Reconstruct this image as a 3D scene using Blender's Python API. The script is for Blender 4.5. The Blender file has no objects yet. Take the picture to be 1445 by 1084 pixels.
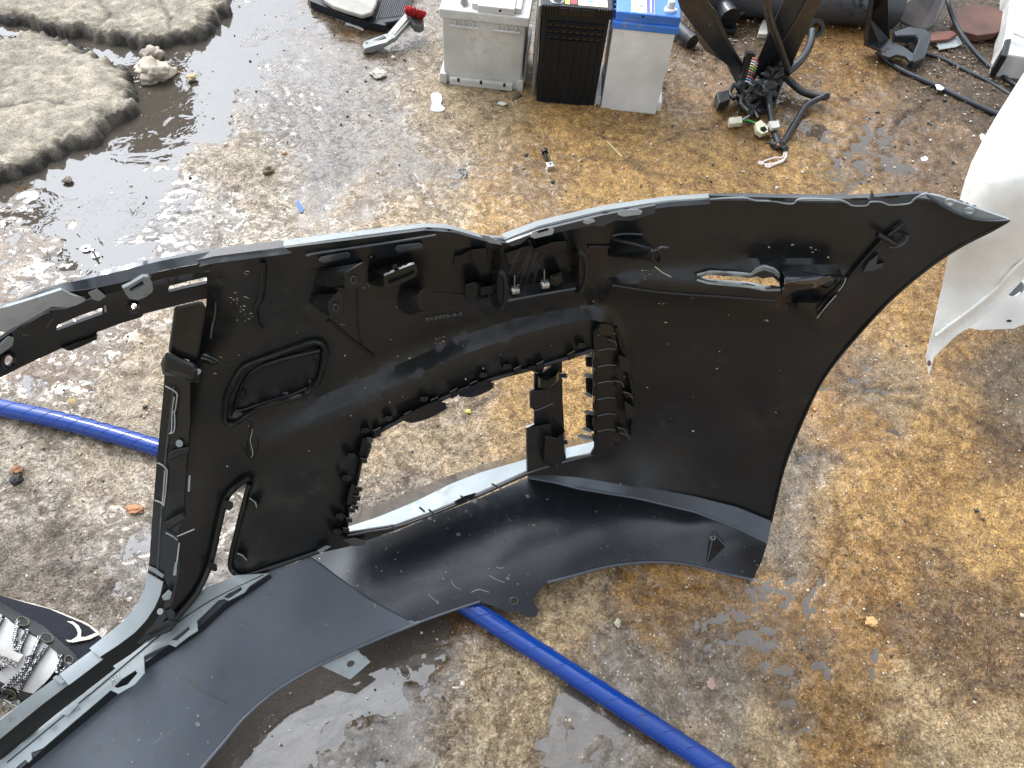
import bpy, bmesh, math, random
import numpy as np
from mathutils import Vector, Matrix, noise as mnoise
from mathutils.geometry import delaunay_2d_cdt
from mathutils.bvhtree import BVHTree
random.seed(7); rng = np.random.default_rng(7)
SC = bpy.context.scene
C = SC.collection

# ------------------------------------------------------------------ camera
F, CX, CY, H = 1091.0, 722.5, 542.0, 1.10
_n = np.array([-75.5, -818.0, -1091.0]); _n /= np.linalg.norm(_n)
_U = -_n
_f = np.array([0, 0, -1.0]); _Y = _f - _f.dot(_U) * _U; _Y /= np.linalg.norm(_Y)
_X = np.cross(_Y, _U)
M3 = np.array([_X, _Y, _U])
CAM = np.array([0, 0, H])
cam = bpy.data.cameras.new('camera'); co = bpy.data.objects.new('camera', cam); C.objects.link(co)
mw = Matrix([list(M3[i]) + [CAM[i]] for i in range(3)] + [[0, 0, 0, 1]])
co.matrix_world = mw
cam.sensor_fit = 'HORIZONTAL'; cam.sensor_width = 36.0; cam.lens = 36.0 * F / 1445.0
cam.clip_start = 0.01; cam.clip_end = 500
SC.camera = co

# ------------------------------------------------------------------ light
SUN_DIR = Vector((-0.42, 0.56, 0.72)).normalized()      # towards the sun
EL = math.asin(SUN_DIR.z); AZ = math.atan2(SUN_DIR.x, SUN_DIR.y)
w = bpy.data.worlds.new('World'); SC.world = w; w.use_nodes = True
nt = w.node_tree; nt.nodes.clear()
sky = nt.nodes.new('ShaderNodeTexSky'); sky.sky_type = 'NISHITA'; sky.sun_disc = False
sky.sun_elevation = EL; sky.sun_rotation = AZ; sky.dust_density = 5.0; sky.air_density = 1.2; sky.ozone_density = 1.0
hs = nt.nodes.new('ShaderNodeHueSaturation'); hs.inputs['Saturation'].default_value = 0.42
bg = nt.nodes.new('ShaderNodeBackground'); bg.inputs['Strength'].default_value = 0.15
wo = nt.nodes.new('ShaderNodeOutputWorld')
nt.links.new(sky.outputs[0], hs.inputs['Color'])
# hazy broken cloud over the clear sky
wtc = nt.nodes.new('ShaderNodeTexCoord'); wns = nt.nodes.new('ShaderNodeTexNoise'); wns.inputs['Scale'].default_value = 2.2; wns.inputs['Detail'].default_value = 6; wns.inputs['Roughness'].default_value = .5; wns.inputs['Distortion'].default_value = .4
wrp = nt.nodes.new('ShaderNodeValToRGB'); wrp.color_ramp.elements[0].position = .40; wrp.color_ramp.elements[0].color = (.12, .12, .12, 1); wrp.color_ramp.elements[1].position = .52; wrp.color_ramp.elements[1].color = (1, 1, 1, 1)
wmx = nt.nodes.new('ShaderNodeMix'); wmx.data_type = 'RGBA'; wmx.inputs[7].default_value = (11.2, 12.0, 13.2, 1)
nt.links.new(wtc.outputs['Generated'], wns.inputs['Vector']); wad = nt.nodes.new('ShaderNodeMath'); wad.operation = 'MULTIPLY_ADD'; wad.inputs[1].default_value = 0.4; nt.links.new(wns.outputs['Fac'], wad.inputs[2]); nt.links.new(wad.outputs[0], wrp.inputs['Fac']); nt.links.new(wrp.outputs['Color'], wmx.inputs[0]); nt.links.new(hs.outputs[0], wmx.inputs[6])
# thin cloud glows around the hidden sun
wdt = nt.nodes.new('ShaderNodeVectorMath'); wdt.operation = 'DOT_PRODUCT'; wdt.inputs[1].default_value = tuple(SUN_DIR)
wp = nt.nodes.new('ShaderNodeMath'); wp.operation = 'POWER'; wp.inputs[1].default_value = 6.0
wmx0 = nt.nodes.new('ShaderNodeMath'); wmx0.operation = 'MAXIMUM'; wmx0.inputs[1].default_value = 0.0
wma = nt.nodes.new('ShaderNodeMath'); wma.operation = 'MULTIPLY_ADD'; wma.inputs[1].default_value = 4.2; wma.inputs[2].default_value = 0.75
wsc = nt.nodes.new('ShaderNodeVectorMath'); wsc.operation = 'SCALE'
nt.links.new(wtc.outputs['Generated'], wdt.inputs[0]); nt.links.new(wdt.outputs['Value'], wmx0.inputs[0]); nt.links.new(wmx0.outputs[0], wp.inputs[0]); nt.links.new(wp.outputs[0], wma.inputs[0]); nt.links.new(wp.outputs[0], wad.inputs[0])
nt.links.new(wmx.outputs[2], wsc.inputs[0]); nt.links.new(wma.outputs[0], wsc.inputs['Scale']); nt.links.new(wsc.outputs[0], bg.inputs['Color']); nt.links.new(bg.outputs[0], wo.inputs['Surface'])
sl = bpy.data.lights.new('sun', 'SUN'); so = bpy.data.objects.new('sun', sl); C.objects.link(so)
sl.energy = 2.0; sl.angle = math.radians(8.0); sl.color = (1.0, 0.95, 0.87)
so.rotation_euler = SUN_DIR.to_track_quat('Z', 'Y').to_euler(); so.location = (0, 0, 5)
SC.view_settings.view_transform = 'Standard'; SC.view_settings.look = 'None'
SC.view_settings.exposure = -0.30; SC.view_settings.gamma = 1.0; SC.view_settings.use_curve_mapping = False
SC.cycles.max_bounces = 6; SC.cycles.transparent_max_bounces = 12

# ------------------------------------------------------------------ projection helpers
def ray(px, py):
    return M3 @ np.array([(px - CX) / F, -(py - CY) / F, -1.0])
def P(px, py, z=0.0):                                    # point of the photograph at height z
    d = ray(px, py); t = (z - H) / d[2]
    return CAM + t * d
def Py(px, py, y):                                       # point of the photograph at distance y
    d = ray(px, py); t = y / d[1]
    return CAM + t * d
def PD(px, py, t):
    return CAM + t * ray(px, py)
def proj(p):                                             # world -> photo pixel (arrays)
    q = (np.asarray(p) - CAM) @ M3
    zz = np.where(q[..., 2] > -1e-3, -1e-3, q[..., 2])
    return np.stack([CX + F * q[..., 0] / -zz, CY - F * q[..., 1] / -zz], -1)

class Depth:                                             # thin plate fit of 1/distance through known points
    def __init__(s, ctl, lam=0.0):
        P_ = np.array([[a, b] for a, b, _ in ctl], float) / 1000
        t = np.array([(z - H) / ray(a, b)[2] for a, b, z in ctl])
        n = len(P_); K = s.k(P_[:, None] - P_[None]) + lam * np.eye(n)
        Q = np.hstack([np.ones((n, 1)), P_])
        A = np.block([[K, Q], [Q.T, np.zeros((3, 3))]])
        s.c = np.linalg.solve(A, np.r_[1 / t, 0, 0, 0]); s.P = P_
    @staticmethod
    def k(d):
        r2 = (d ** 2).sum(-1); return np.where(r2 > 1e-12, r2 * np.log(r2 + 1e-20), 0)
    def t(s, pts):
        p = np.asarray(pts, float) / 1000
        K = s.k(p[:, None] - s.P[None])
        return 1 / (K @ s.c[:-3] + s.c[-3] + p @ s.c[-2:])
class Off:                                               # kinked interpolation of a relief, metres towards the viewer
    def __init__(s, lines, step=14):
        pts, v = [], []
        for ln, o in lines:
            q = resample(ln, step, False) if len(ln) > 1 else np.array(ln, float)
            for i, a in enumerate(q):
                pts.append(a); v.append(o if not isinstance(o, (list, tuple)) else np.interp(i / max(1, len(q) - 1), np.linspace(0, 1, len(o)), o))
        s.P = np.array(pts) / 1000; v = np.array(v, float)
        n = len(v); K = -np.linalg.norm(s.P[:, None] - s.P[None], axis=-1) - 0.0004 * np.eye(n)
        A = np.block([[K, np.ones((n, 1))], [np.ones((1, n)), np.zeros((1, 1))]])
        s.c = np.linalg.solve(A, np.r_[v, 0])
    def __call__(s, pts):
        p = np.asarray(pts, float) / 1000
        return -np.linalg.norm(p[:, None] - s.P[None], axis=-1) @ s.c[:-1] + s.c[-1]
def resample(pl, step, closed=True):
    pl = [np.array(a, float) for a in pl]; out = []
    m = len(pl) if closed else len(pl) - 1
    for i in range(m):
        a, b = pl[i], pl[(i + 1) % len(pl)]
        k = max(1, int(math.ceil(np.linalg.norm(b - a) / step)))
        for j in range(k): out.append(a + (b - a) * j / k)
    if not closed: out.append(pl[-1])
    return np.array(out)
def resample_n(pl, n):
    pl = np.array(pl, float); d = np.r_[0, np.cumsum(np.linalg.norm(np.diff(pl, axis=0), axis=1))]
    s = np.linspace(0, d[-1], n); return np.stack([np.interp(s, d, pl[:, k]) for k in range(pl.shape[1])], -1)
def smooth_line(pl, n=8, closed=False):                  # catmull-rom
    p = [np.array(a, float) for a in pl]; out = []
    N = len(p); m = N if closed else N - 1
    for i in range(m):
        p0 = p[(i - 1) % N] if closed or i > 0 else p[i]; p1 = p[i]; p2 = p[(i + 1) % N]
        p3 = p[(i + 2) % N] if closed or i + 2 < N else p[(i + 1) % N]
        for j in range(n):
            t = j / n
            out.append(0.5 * ((2 * p1) + (-p0 + p2) * t + (2 * p0 - 5 * p1 + 4 * p2 - p3) * t * t + (-p0 + 3 * p1 - 3 * p2 + p3) * t ** 3))
    if not closed: out.append(p[-1])
    return out
def inside(pts, poly):
    x, y = pts[:, 0], pts[:, 1]; r = np.zeros(len(pts), bool); n = len(poly); j = n - 1
    for i in range(n):
        xi, yi = poly[i]; xj, yj = poly[j]
        c = ((yi > y) != (yj > y)) & (x < (xj - xi) * (y - yi) / ((yj - yi) if yj != yi else 1e-9) + xi)
        r ^= c; j = i
    return r
def segdist(pts, poly, closed=True):
    d = np.full(len(pts), 1e9); n = len(poly)
    for i in range(n if closed else n - 1):
        a = np.array(poly[i], float); b = np.array(poly[(i + 1) % n], float); ab = b - a; L = ab.dot(ab)
        t = np.clip(((pts - a) @ ab) / (L if L else 1), 0, 1)
        d = np.minimum(d, np.linalg.norm(pts - a - t[:, None] * ab, axis=1))
    return d

# ------------------------------------------------------------------ noise
def vnoise(x, y, seed=0):
    xi = np.floor(x).astype(np.int64); yi = np.floor(y).astype(np.int64); fx = x - xi; fy = y - yi
    fx = fx * fx * fx * (fx * (fx * 6 - 15) + 10); fy = fy * fy * fy * (fy * (fy * 6 - 15) + 10)
    def h(a, b):
        v = (a * 374761393 + b * 668265263 + seed * 974634777) & 0xffffffff
        v = ((v ^ (v >> 13)) * 1274126177) & 0xffffffff
        return ((v ^ (v >> 16)) & 0xffff) / 65535.0
    return (h(xi, yi) * (1 - fx) + h(xi + 1, yi) * fx) * (1 - fy) + (h(xi, yi + 1) * (1 - fx) + h(xi + 1, yi + 1) * fx) * fy
def fbm(x, y, o=4, seed=0, gain=0.5):
    s = 0; a = 1; t = 0
    for i in range(o):
        c, sn = math.cos(i * 1.1 + .4), math.sin(i * 1.1 + .4)
        s = s + a * vnoise((x * c - y * sn) * 2 ** i + 17.3 * i, (x * sn + y * c) * 2 ** i + 9.1 * i, seed + i); t += a; a *= gain
    return s / t

# ------------------------------------------------------------------ object helpers
def tag(o, label=None, cat=None, group=None, kind=None):
    if label: o['label'] = label
    if cat: o['category'] = cat
    if group: o['group'] = group
    if kind: o['kind'] = kind
    return o
def thing(name, label, cat, loc, group=None):
    o = bpy.data.objects.new(name, None); C.objects.link(o); o.location = tuple(loc); o.empty_display_size = 0.05
    return tag(o, label, cat, group)
def wloc(o):
    v = Vector((0, 0, 0))
    while o: v += o.location; o = o.parent
    return v
def obj(name, verts, faces, mat, parent=None, smooth=False, sharp=35, vcol=None, attrs=None):
    verts = np.asarray([tuple(v) for v in verts], float) if not isinstance(verts, np.ndarray) else verts
    if parent is None or len(verts) == 0: c = np.array([verts[:, 0].mean(), verts[:, 1].mean(), verts[:, 2].min()])
    else: c = verts.mean(0)
    me = bpy.data.meshes.new(name); me.from_pydata((verts - c).tolist(), [], faces if isinstance(faces, list) else faces.tolist())
    me.update()
    if mat: me.materials.append(mat)
    if smooth:
        me.shade_smooth()
        if sharp: me.set_sharp_from_angle(angle=math.radians(sharp))
    if vcol is not None:
        a = me.color_attributes.new('tint', 'FLOAT_COLOR', 'POINT')
        a.data.foreach_set('color', np.hstack([vcol, np.ones((len(vcol), 1))]).astype(np.float32).ravel())
    for k, v in (attrs or {}).items():
        a = me.attributes.new(k, 'FLOAT', 'POINT'); a.data.foreach_set('value', np.asarray(v, np.float32))
    o = bpy.data.objects.new(name, me); C.objects.link(o)
    if parent is not None:
        o.parent = parent; o.location = tuple(np.array(c) - np.array(wloc(parent)))
    else: o.location = tuple(c)
    return o
def recalc(o):
    bm = bmesh.new(); bm.from_mesh(o.data); bmesh.ops.recalc_face_normals(bm, faces=bm.faces); bm.to_mesh(o.data); bm.free(); return o
def bevel(o, w=0.001, seg=2, ang=30):
    m = o.modifiers.new('bevel', 'BEVEL'); m.width = w; m.segments = seg; m.limit_method = 'ANGLE'; m.angle_limit = math.radians(ang)
    return o

class Surf:                                              # a curved sheet in space: base depth + relief
    def __init__(s, ctl, off=None, lam=0.0): s.d = Depth(ctl, lam); s.o = off
    def at(s, pts, extra=0.0):
        pts = np.atleast_2d(np.asarray(pts, float)); t = s.d.t(pts)
        R = np.stack([(pts[:, 0] - CX) / F, -(pts[:, 1] - CY) / F, -np.ones(len(pts))], -1)
        L = np.linalg.norm(R, axis=1); e = np.asarray(extra, float) + (s.o(pts) if s.o else 0)
        t = t - e / L
        return CAM + (t[:, None] * R) @ M3.T

def sheet(name, outline, surf, mat, parent, holes=(), creases=(), res=9, edge=7, thick=0.003, extra=0.0, fn=None, smooth=True, sharp=28, world=False):
    out = resample(outline, edge); hs_ = [resample(h, edge) for h in holes]; cr = [resample(c, edge, False) for c in creases]
    V = [out] + hs_ + cr; E = []; n = 0
    for k, v in enumerate(V):
        m = len(v); cl = k < 1 + len(hs_)
        E += [(n + i, n + (i + 1) % m) for i in range(m if cl else m - 1)]; n += m
    allp = np.vstack(V)
    lo, hi = out.min(0), out.max(0)
    gx, gy = np.meshgrid(np.arange(lo[0] + res * .5, hi[0], res), np.arange(lo[1] + res * .5, hi[1], res))
    gx = gx + (np.arange(gx.shape[0]) % 2 * res * .5)[:, None]
    g = np.stack([gx.ravel(), gy.ravel()], -1)
    k = inside(g, out)
    for h in hs_: k &= ~inside(g, h)
    g = g[k]
    if len(g):
        d = segdist(g, out)
        for h in hs_: d = np.minimum(d, segdist(g, h))
        for c in cr: d = np.minimum(d, segdist(g, c, False))
        g = g[d > res * .45]
        allp = np.vstack([allp, g])
    S = 100.0
    r = delaunay_2d_cdt([Vector(a / S) for a in allp], E, [], 0, 1e-6)
    vp = np.array([[v.x * S, v.y * S] for v in r[0]]); fc = np.array([list(f) for f in r[2] if len(f) == 3])
    ce = vp[fc].mean(1); k = inside(ce, out)
    for h in hs_: k &= ~inside(ce, h)
    fc = fc[k]
    used = np.unique(fc); mp = -np.ones(len(vp), int); mp[used] = np.arange(len(used)); vp = vp[used]; fc = mp[fc]
    e = extra(vp) if callable(extra) else extra
    W = surf.at(vp, e) if not world else surf(vp, e)
    if fn: W = fn(vp, W)
    a, b, c = W[fc[:, 0]], W[fc[:, 1]], W[fc[:, 2]]
    nn = np.cross(b - a, c - a); flip = (nn * (CAM - a)).sum(1) < 0
    fc[flip] = fc[flip][:, ::-1]
    o = obj(name, W, fc, mat, parent, smooth, sharp)
    if thick:
        m = o.modifiers.new('thickness', 'SOLIDIFY'); m.thickness = thick; m.offset = -1; es = o.modifiers.new('edges', 'EDGE_SPLIT'); es.split_angle = math.radians(38)
    return o
def ribbon(name, A, B, surf, mat, parent, ea=0.0, eb=0.0, n=40, m=1, thick=0.002, surfB=None, mid=None):
    """strip between two traced lines, each with its own height above the sheet"""
    a = surf.at(resample_n(A, n), ea); b = (surfB or surf).at(resample_n(B, n), eb)
    rows = [a]
    for i in range(1, m + 1):
        t = i / m; q = a * (1 - t) + b * t
        rows.append(q)
    return rowmesh(name, rows, mat, parent, thick)
def rowmesh(name, rows, mat, parent, thick=0.002, sharp=40):
    n = len(rows[0]); V = np.vstack(rows); fc = []
    for j in range(len(rows) - 1):
        for i in range(n - 1): fc.append((j * n + i, j * n + i + 1, (j + 1) * n + i + 1, (j + 1) * n + i))
    a, b, c = V[fc[0][0]], V[fc[0][1]], V[fc[0][2]]
    sgn = 0
    for f in fc: sgn += np.sign(np.dot(np.cross(V[f[1]] - V[f[0]], V[f[2]] - V[f[0]]), CAM - V[f[0]]))
    if sgn < 0: fc = [f[::-1] for f in fc]
    o = obj(name, V, fc, mat, parent, True, sharp)
    if thick: md = o.modifiers.new('thickness', 'SOLIDIFY'); md.thickness = thick; md.offset = -1; es = o.modifiers.new('edges', 'EDGE_SPLIT'); es.split_angle = math.radians(44)
    return o
def loft(name, rings, surf, mat, parent, bev=0.0008, smooth=False):
    """closed solid through rings of traced points, each ring at its own height above the sheet"""
    if len({len(r) for r, e in rings}) > 1: rings = [(resample_n(list(r) + [r[0]], 17)[:-1], e) for r, e in rings]
    n = len(rings[0][0]); V = np.vstack([surf.at(r, e) for r, e in rings]); fc = []
    for j in range(len(rings) - 1):
        for i in range(n): fc.append((j * n + i, j * n + (i + 1) % n, (j + 1) * n + (i + 1) % n, (j + 1) * n + i))
    fc.append(tuple(range(n))); k = (len(rings) - 1) * n; fc.append(tuple(k + i for i in reversed(range(n))))
    o = recalc(obj(name, V, fc, mat, parent, smooth, 40))
    if bev: bevel(o, bev)
    return o
def slab(name, poly, surf, mat, parent, top=0.004, bot=-0.002, bev=0.0008, back=None):
    return loft(name, [(poly, top), (back or poly, bot)], surf, mat, parent, bev)
def ell(cx, cy, rx, ry, n=20, a=0):
    c, s = math.cos(a), math.sin(a)
    return [(cx + rx * math.cos(2 * math.pi * i / n) * c - ry * math.sin(2 * math.pi * i / n) * s,
             cy + rx * math.cos(2 * math.pi * i / n) * s + ry * math.sin(2 * math.pi * i / n) * c) for i in range(n)]
def tube_geo(pts, r, n=10):
    pts = [Vector(p) for p in pts]; V, fc = [], []; N = len(pts)
    R = r if isinstance(r, (list, tuple, np.ndarray)) else [r] * N
    up = None
    for i, p in enumerate(pts):
        d = (pts[min(i + 1, N - 1)] - pts[max(i - 1, 0)]).normalized()
        if up is None: up = d.orthogonal().normalized()
        up = (up - d * up.dot(d)).normalized(); s = d.cross(up)
        for k in range(n):
            a = 2 * math.pi * k / n; V.append(tuple(p + (up * math.cos(a) + s * math.sin(a)) * R[i]))
    for i in range(N - 1):
        for k in range(n): fc.append((i * n + k, i * n + (k + 1) % n, (i + 1) * n + (k + 1) % n, (i + 1) * n + k))
    fc.append(tuple(reversed(range(n)))); fc.append(tuple((N - 1) * n + k for k in range(n)))
    return V, fc
def tube(name, pts, r, mat, parent=None, n=10, sub=6):
    q = smooth_line([np.array(p) for p in pts], sub) if sub > 1 and len(pts) > 2 else pts
    if isinstance(r, (list, tuple)): r = list(np.interp(np.linspace(0, 1, len(q)), np.linspace(0, 1, len(r)), r))
    V, fc = tube_geo(q, r, n); return obj(name, V, fc, mat, parent, True, 50)
def tube_px(name, pl, surf, e, r, mat, parent, n=8):
    return tube(name, list(surf.at(np.array(pl, float), e)), r, mat, parent, n, 4)
def box_geo(x0, x1, y0, y1, z0, z1):
    V = [(x0, y0, z0), (x1, y0, z0), (x1, y1, z0), (x0, y1, z0), (x0, y0, z1), (x1, y0, z1), (x1, y1, z1), (x0, y1, z1)]
    return V, [(0, 3, 2, 1), (4, 5, 6, 7), (0, 1, 5, 4), (1, 2, 6, 5), (2, 3, 7, 6), (3, 0, 4, 7)]
def prism_w(name, poly, thick_vec, mat, parent=None, bev=0.001):
    """world polygon extruded along a vector"""
    A = [np.array(p, float) for p in poly]; t = np.array(thick_vec, float); n = len(A)
    V = A + [a + t for a in A]; fc = [(i, (i + 1) % n, n + (i + 1) % n, n + i) for i in range(n)] + [tuple(range(n)), tuple(n + i for i in reversed(range(n)))]
    o = recalc(obj(name, np.array(V), fc, mat, parent)); 
    if bev: bevel(o, bev)
    return o
def lump(center, rx, ry, rz, seed, n=2, rough=.25):
    bm = bmesh.new(); bmesh.ops.create_icosphere(bm, subdivisions=n, radius=1)
    V = []
    for v in bm.verts:
        k = 1 + rough * mnoise.noise(v.co * 1.3 + Vector((seed * 3.1, seed, 0)))+ rough * .5 * mnoise.noise(v.co * 3.3 + Vector((seed, 0, 5)))
        V.append((center[0] + v.co.x * rx * k, center[1] + v.co.y * ry * k, center[2] + v.co.z * rz * k))
    fc = [tuple(v.index for v in f.verts) for f in bm.faces]; bm.free(); return V, fc
def join(parts):
    V, Fc = [], []
    for v, f in parts:
        b = len(V); V += [tuple(a) for a in v]; Fc += [tuple(i + b for i in g) for g in f]
    return V, Fc
def text_geo(s, origin, xdir, ydir, size, depth=0.0004):
    cu = bpy.data.curves.new('txt', 'FONT'); cu.body = s; cu.size = size; cu.extrude = depth; cu.resolution_u = 2
    o = bpy.data.objects.new('txt', cu); C.objects.link(o); bpy.context.view_layer.update()
    me = o.to_mesh(); X = np.array(xdir, float); X /= np.linalg.norm(X); Yd = np.array(ydir, float); Z = np.cross(X, Yd); Z /= np.linalg.norm(Z); Yd = np.cross(Z, X)
    V = [np.array(origin) + X * v.co.x + Yd * v.co.y + Z * v.co.z for v in me.vertices]; fc = [tuple(p.vertices) for p in me.polygons]
    o.to_mesh_clear(); bpy.data.objects.remove(o); bpy.data.curves.remove(cu)
    return V, fc

# ------------------------------------------------------------------ materials
class NT:
    def __init__(s, name):
        s.m = bpy.data.materials.new(name); s.m.use_nodes = True; s.t = s.m.node_tree; s.t.nodes.clear()
        s.out = s.n('ShaderNodeOutputMaterial'); s.tc = s.n('ShaderNodeTexCoord'); s.geo = s.n('ShaderNodeNewGeometry')
    def n(s, k, **kw):
        a = s.t.nodes.new(k)
        for q, v in kw.items(): setattr(a, q, v)
        return a
    def l(s, a, b): s.t.links.new(a, b); return s
    def noise(s, scale, detail=4, rough=.55, vec=None, dist=0):
        a = s.n('ShaderNodeTexNoise'); a.inputs['Scale'].default_value = scale; a.inputs['Detail'].default_value = detail
        a.inputs['Roughness'].default_value = rough; a.inputs['Distortion'].default_value = dist
        s.l(vec or s.geo.outputs['Position'], a.inputs['Vector']); return a.outputs['Fac']
    def ramp(s, fac, stops, interp='LINEAR'):
        a = s.n('ShaderNodeValToRGB'); a.color_ramp.interpolation = interp
        e = a.color_ramp.elements
        while len(e) < len(stops): e.new(0.5)
        for i, (p, c) in enumerate(stops):
            e[i].position = p; e[i].color = (c, c, c, 1) if isinstance(c, (int, float)) else (*c, 1)
        s.l(fac, a.inputs['Fac']); return a.outputs['Color']
    def math(s, op, a, b=None, clamp=False):
        m = s.n('ShaderNodeMath', operation=op); m.use_clamp = clamp
        for i, v in enumerate((a, b)):
            if v is None: continue
            if isinstance(v, (int, float)): m.inputs[i].default_value = v
            else: s.l(v, m.inputs[i])
        return m.outputs[0]
    def mix(s, fac, a, b, mode='MIX'):
        m = s.n('ShaderNodeMix'); m.data_type = 'RGBA'; m.blend_type = mode
        for sock, v in ((m.inputs[0], fac), (m.inputs[6], a), (m.inputs[7], b)):
            if isinstance(v, (int, float)): sock.default_value = v
            elif isinstance(v, tuple): sock.default_value = (*v, 1)
            else: s.l(v, sock)
        return m.outputs[2]
    def bump(s, h, strength=.3, dist=.001, normal=None):
        b = s.n('ShaderNodeBump'); b.inputs['Strength'].default_value = strength; b.inputs['Distance'].default_value = dist
        s.l(h, b.inputs['Height'])
        if normal: s.l(normal, b.inputs['Normal'])
        return b.outputs[0]
    def bsdf(s, color, rough, metal=0.0, normal=None, spec=.5, coat=0.0, coat_rough=.05, ior=1.5, sss=None):
        b = s.n('ShaderNodeBsdfPrincipled')
        for k, v in (('Base Color', color), ('Roughness', rough), ('Metallic', metal), ('Specular IOR Level', spec), ('Coat Weight', coat), ('Coat Roughness', coat_rough), ('IOR', ior)):
            if isinstance(v, tuple): b.inputs[k].default_value = (*v, 1)
            elif isinstance(v, (int, float)): b.inputs[k].default_value = v
            else: s.l(v, b.inputs[k])
        if normal: s.l(normal, b.inputs['Normal'])
        s.l(b.outputs[0], s.out.inputs['Surface']); return b
def plastic(name, base, rough=.35, rvar=.15, dirt=.12, dirtcol=(.10, .085, .06), bump=.25, scale=400, spec=.5, metal=0.0, speck=0.5, coat=0.0, streak=0.0, soft=.25):
    a = NT(name)
    n1 = a.noise(9, 5); n2 = a.noise(60, 4); n3 = a.noise(scale, 3)
    d = a.ramp(n1, [(.45, 0), (.72, 1.0)]); d2 = a.ramp(n2, [(.5, 0), (.7, 1.0)])
    dd = a.math('MULTIPLY', a.math('MULTIPLY', d, d2), dirt * 3, True)
    v = a.ramp(n1, [(.3, tuple(c * .8 for c in base)), (.7, tuple(min(1, c * 1.2) for c in base))])
    col = a.mix(dd, v, dirtcol)
    sp = a.ramp(a.noise(170, 2, .5), [(.80, 0), (.83, 1)]) if speck else None
    if speck: col = a.mix(a.math('MULTIPLY', sp, speck), col, (.35, .30, .22))
    if streak:
        mp = a.n('ShaderNodeMapping'); mp.inputs['Scale'].default_value = (30, 30, 400); mp.inputs['Rotation'].default_value = (.3, .5, .2)
        a.l(a.geo.outputs['Position'], mp.inputs['Vector'])
        st = a.ramp(a.noise(1.0, 4, .6, mp.outputs[0]), [(.68, 0), (.74, 1)])
        col = a.mix(a.math('MULTIPLY', st, streak), col, (.22, .22, .21))
    rr = a.math('ADD', a.math('MULTIPLY', n2, rvar), a.math('ADD', a.math('MULTIPLY', dd, .5), rough - rvar * .5), True)
    nb = a.bump(n3, bump, .0004, a.bump(n2, soft, .0008))
    a.bsdf(col, rr, metal, nb, spec, coat); return a.m
def simple(name, base, rough=.5, metal=0.0, bump=.2, scale=300, var=.25, spec=.5, coat=0.0):
    a = NT(name); n1 = a.noise(14, 5); n2 = a.noise(scale, 3)
    col = a.ramp(n1, [(.3, tuple(c * (1 - var) for c in base)), (.7, tuple(min(1, c * (1 + var)) for c in base))])
    a.bsdf(col, a.math('ADD', a.math('MULTIPLY', n1, .2), rough - .1, True), metal, a.bump(n2, bump, .0006), spec, coat); return a.m

MB = plastic('black_plastic', (.0115, .0125, .0125), .31, .14, .22, (.04, .036, .027), bump=.12, speck=.10, streak=.12, spec=.5, soft=.08)
MBD = plastic('black_gloss_plastic', (.008, .009, .009), .24, .12, .08, (.05, .045, .035), bump=.1, speck=.12, spec=.45, soft=.06)
MV2 = plastic('wet_valance_plastic', (.012, .014, .018), .25, .12, .04, (.07, .06, .04), bump=.25, scale=900, spec=.7, speck=.1, streak=.1, soft=.07)  # wet valance, shade and the wall's dark reflection put into its base
MV = plastic('weathered_valance_skylit', (.062, .073, .090), .38, .2, .22, (.09, .075, .05), bump=.35, scale=900, spec=.8, speck=.3, streak=.3)  # weathered valance, sky reflection put into its lighter bluish base
MG = plastic('grey_overspray_sky_sheen', (.30, .33, .33), .35, .2, .35, (.10, .09, .07), bump=.3, scale=700, speck=.2, metal=.15)  # overspray grey that also paints sky reflections on top skin and clips
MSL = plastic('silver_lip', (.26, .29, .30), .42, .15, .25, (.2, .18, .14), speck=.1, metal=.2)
MFACET = plastic('lit_facet', (.028, .032, .032), .33, .2, .3, (.1, .1, .09), bump=.3, speck=.3, streak=.4)  # strut plastic, the facet's lit look put into a lighter base
MS = plastic('silver_overspray', (.44, .48, .49), .42, .15, .25, (.2, .18, .14), speck=.1, metal=.2)
MP = plastic('black_paint', (.02, .024, .03), .16, .1, .2, (.08, .08, .07), bump=.05, speck=.3, coat=.8, spec=.7)
ME = plastic('scuffed_edge_highlight', (.05, .055, .06), .3, .2, .3, (.22, .22, .2), bump=.4, speck=.4, streak=.7)  # scuffed edges; also paints the bevel highlight on the strut
MSTEEL = simple('bright_steel', (.62, .62, .6), .3, .9)
MCHIP = simple('white_stress_mark', (.45, .46, .44), .5)
# ================================================================== GROUND
def axis(lo, hi, step, far):
    a = list(np.arange(lo, hi, step)); s = step; x = a[-1]
    while x < far: s *= 1.5; x += s; a.append(x)
    s = step; x = a[0]
    while x > -far: s *= 1.5; x -= s; a.insert(0, x)
    return np.array(a)
gx = axis(-1.75, 1.75, .006, 60); gy = axis(.05, 2.75, .006, 60)
GX, GY = np.meshgrid(gx, gy); gxf, gyf = GX.ravel(), GY.ravel()
T = (.36, .285, .20); YB = (.27, .165, .065); GW = (.15, .13, .115); BD = (.075, .052, .032); SD = (.36, .31, .245); MU = (.13, .105, .08)
YL = (.40, .265, .115); GR = (.19, .165, .145); BR = (.15, .095, .048)
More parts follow.
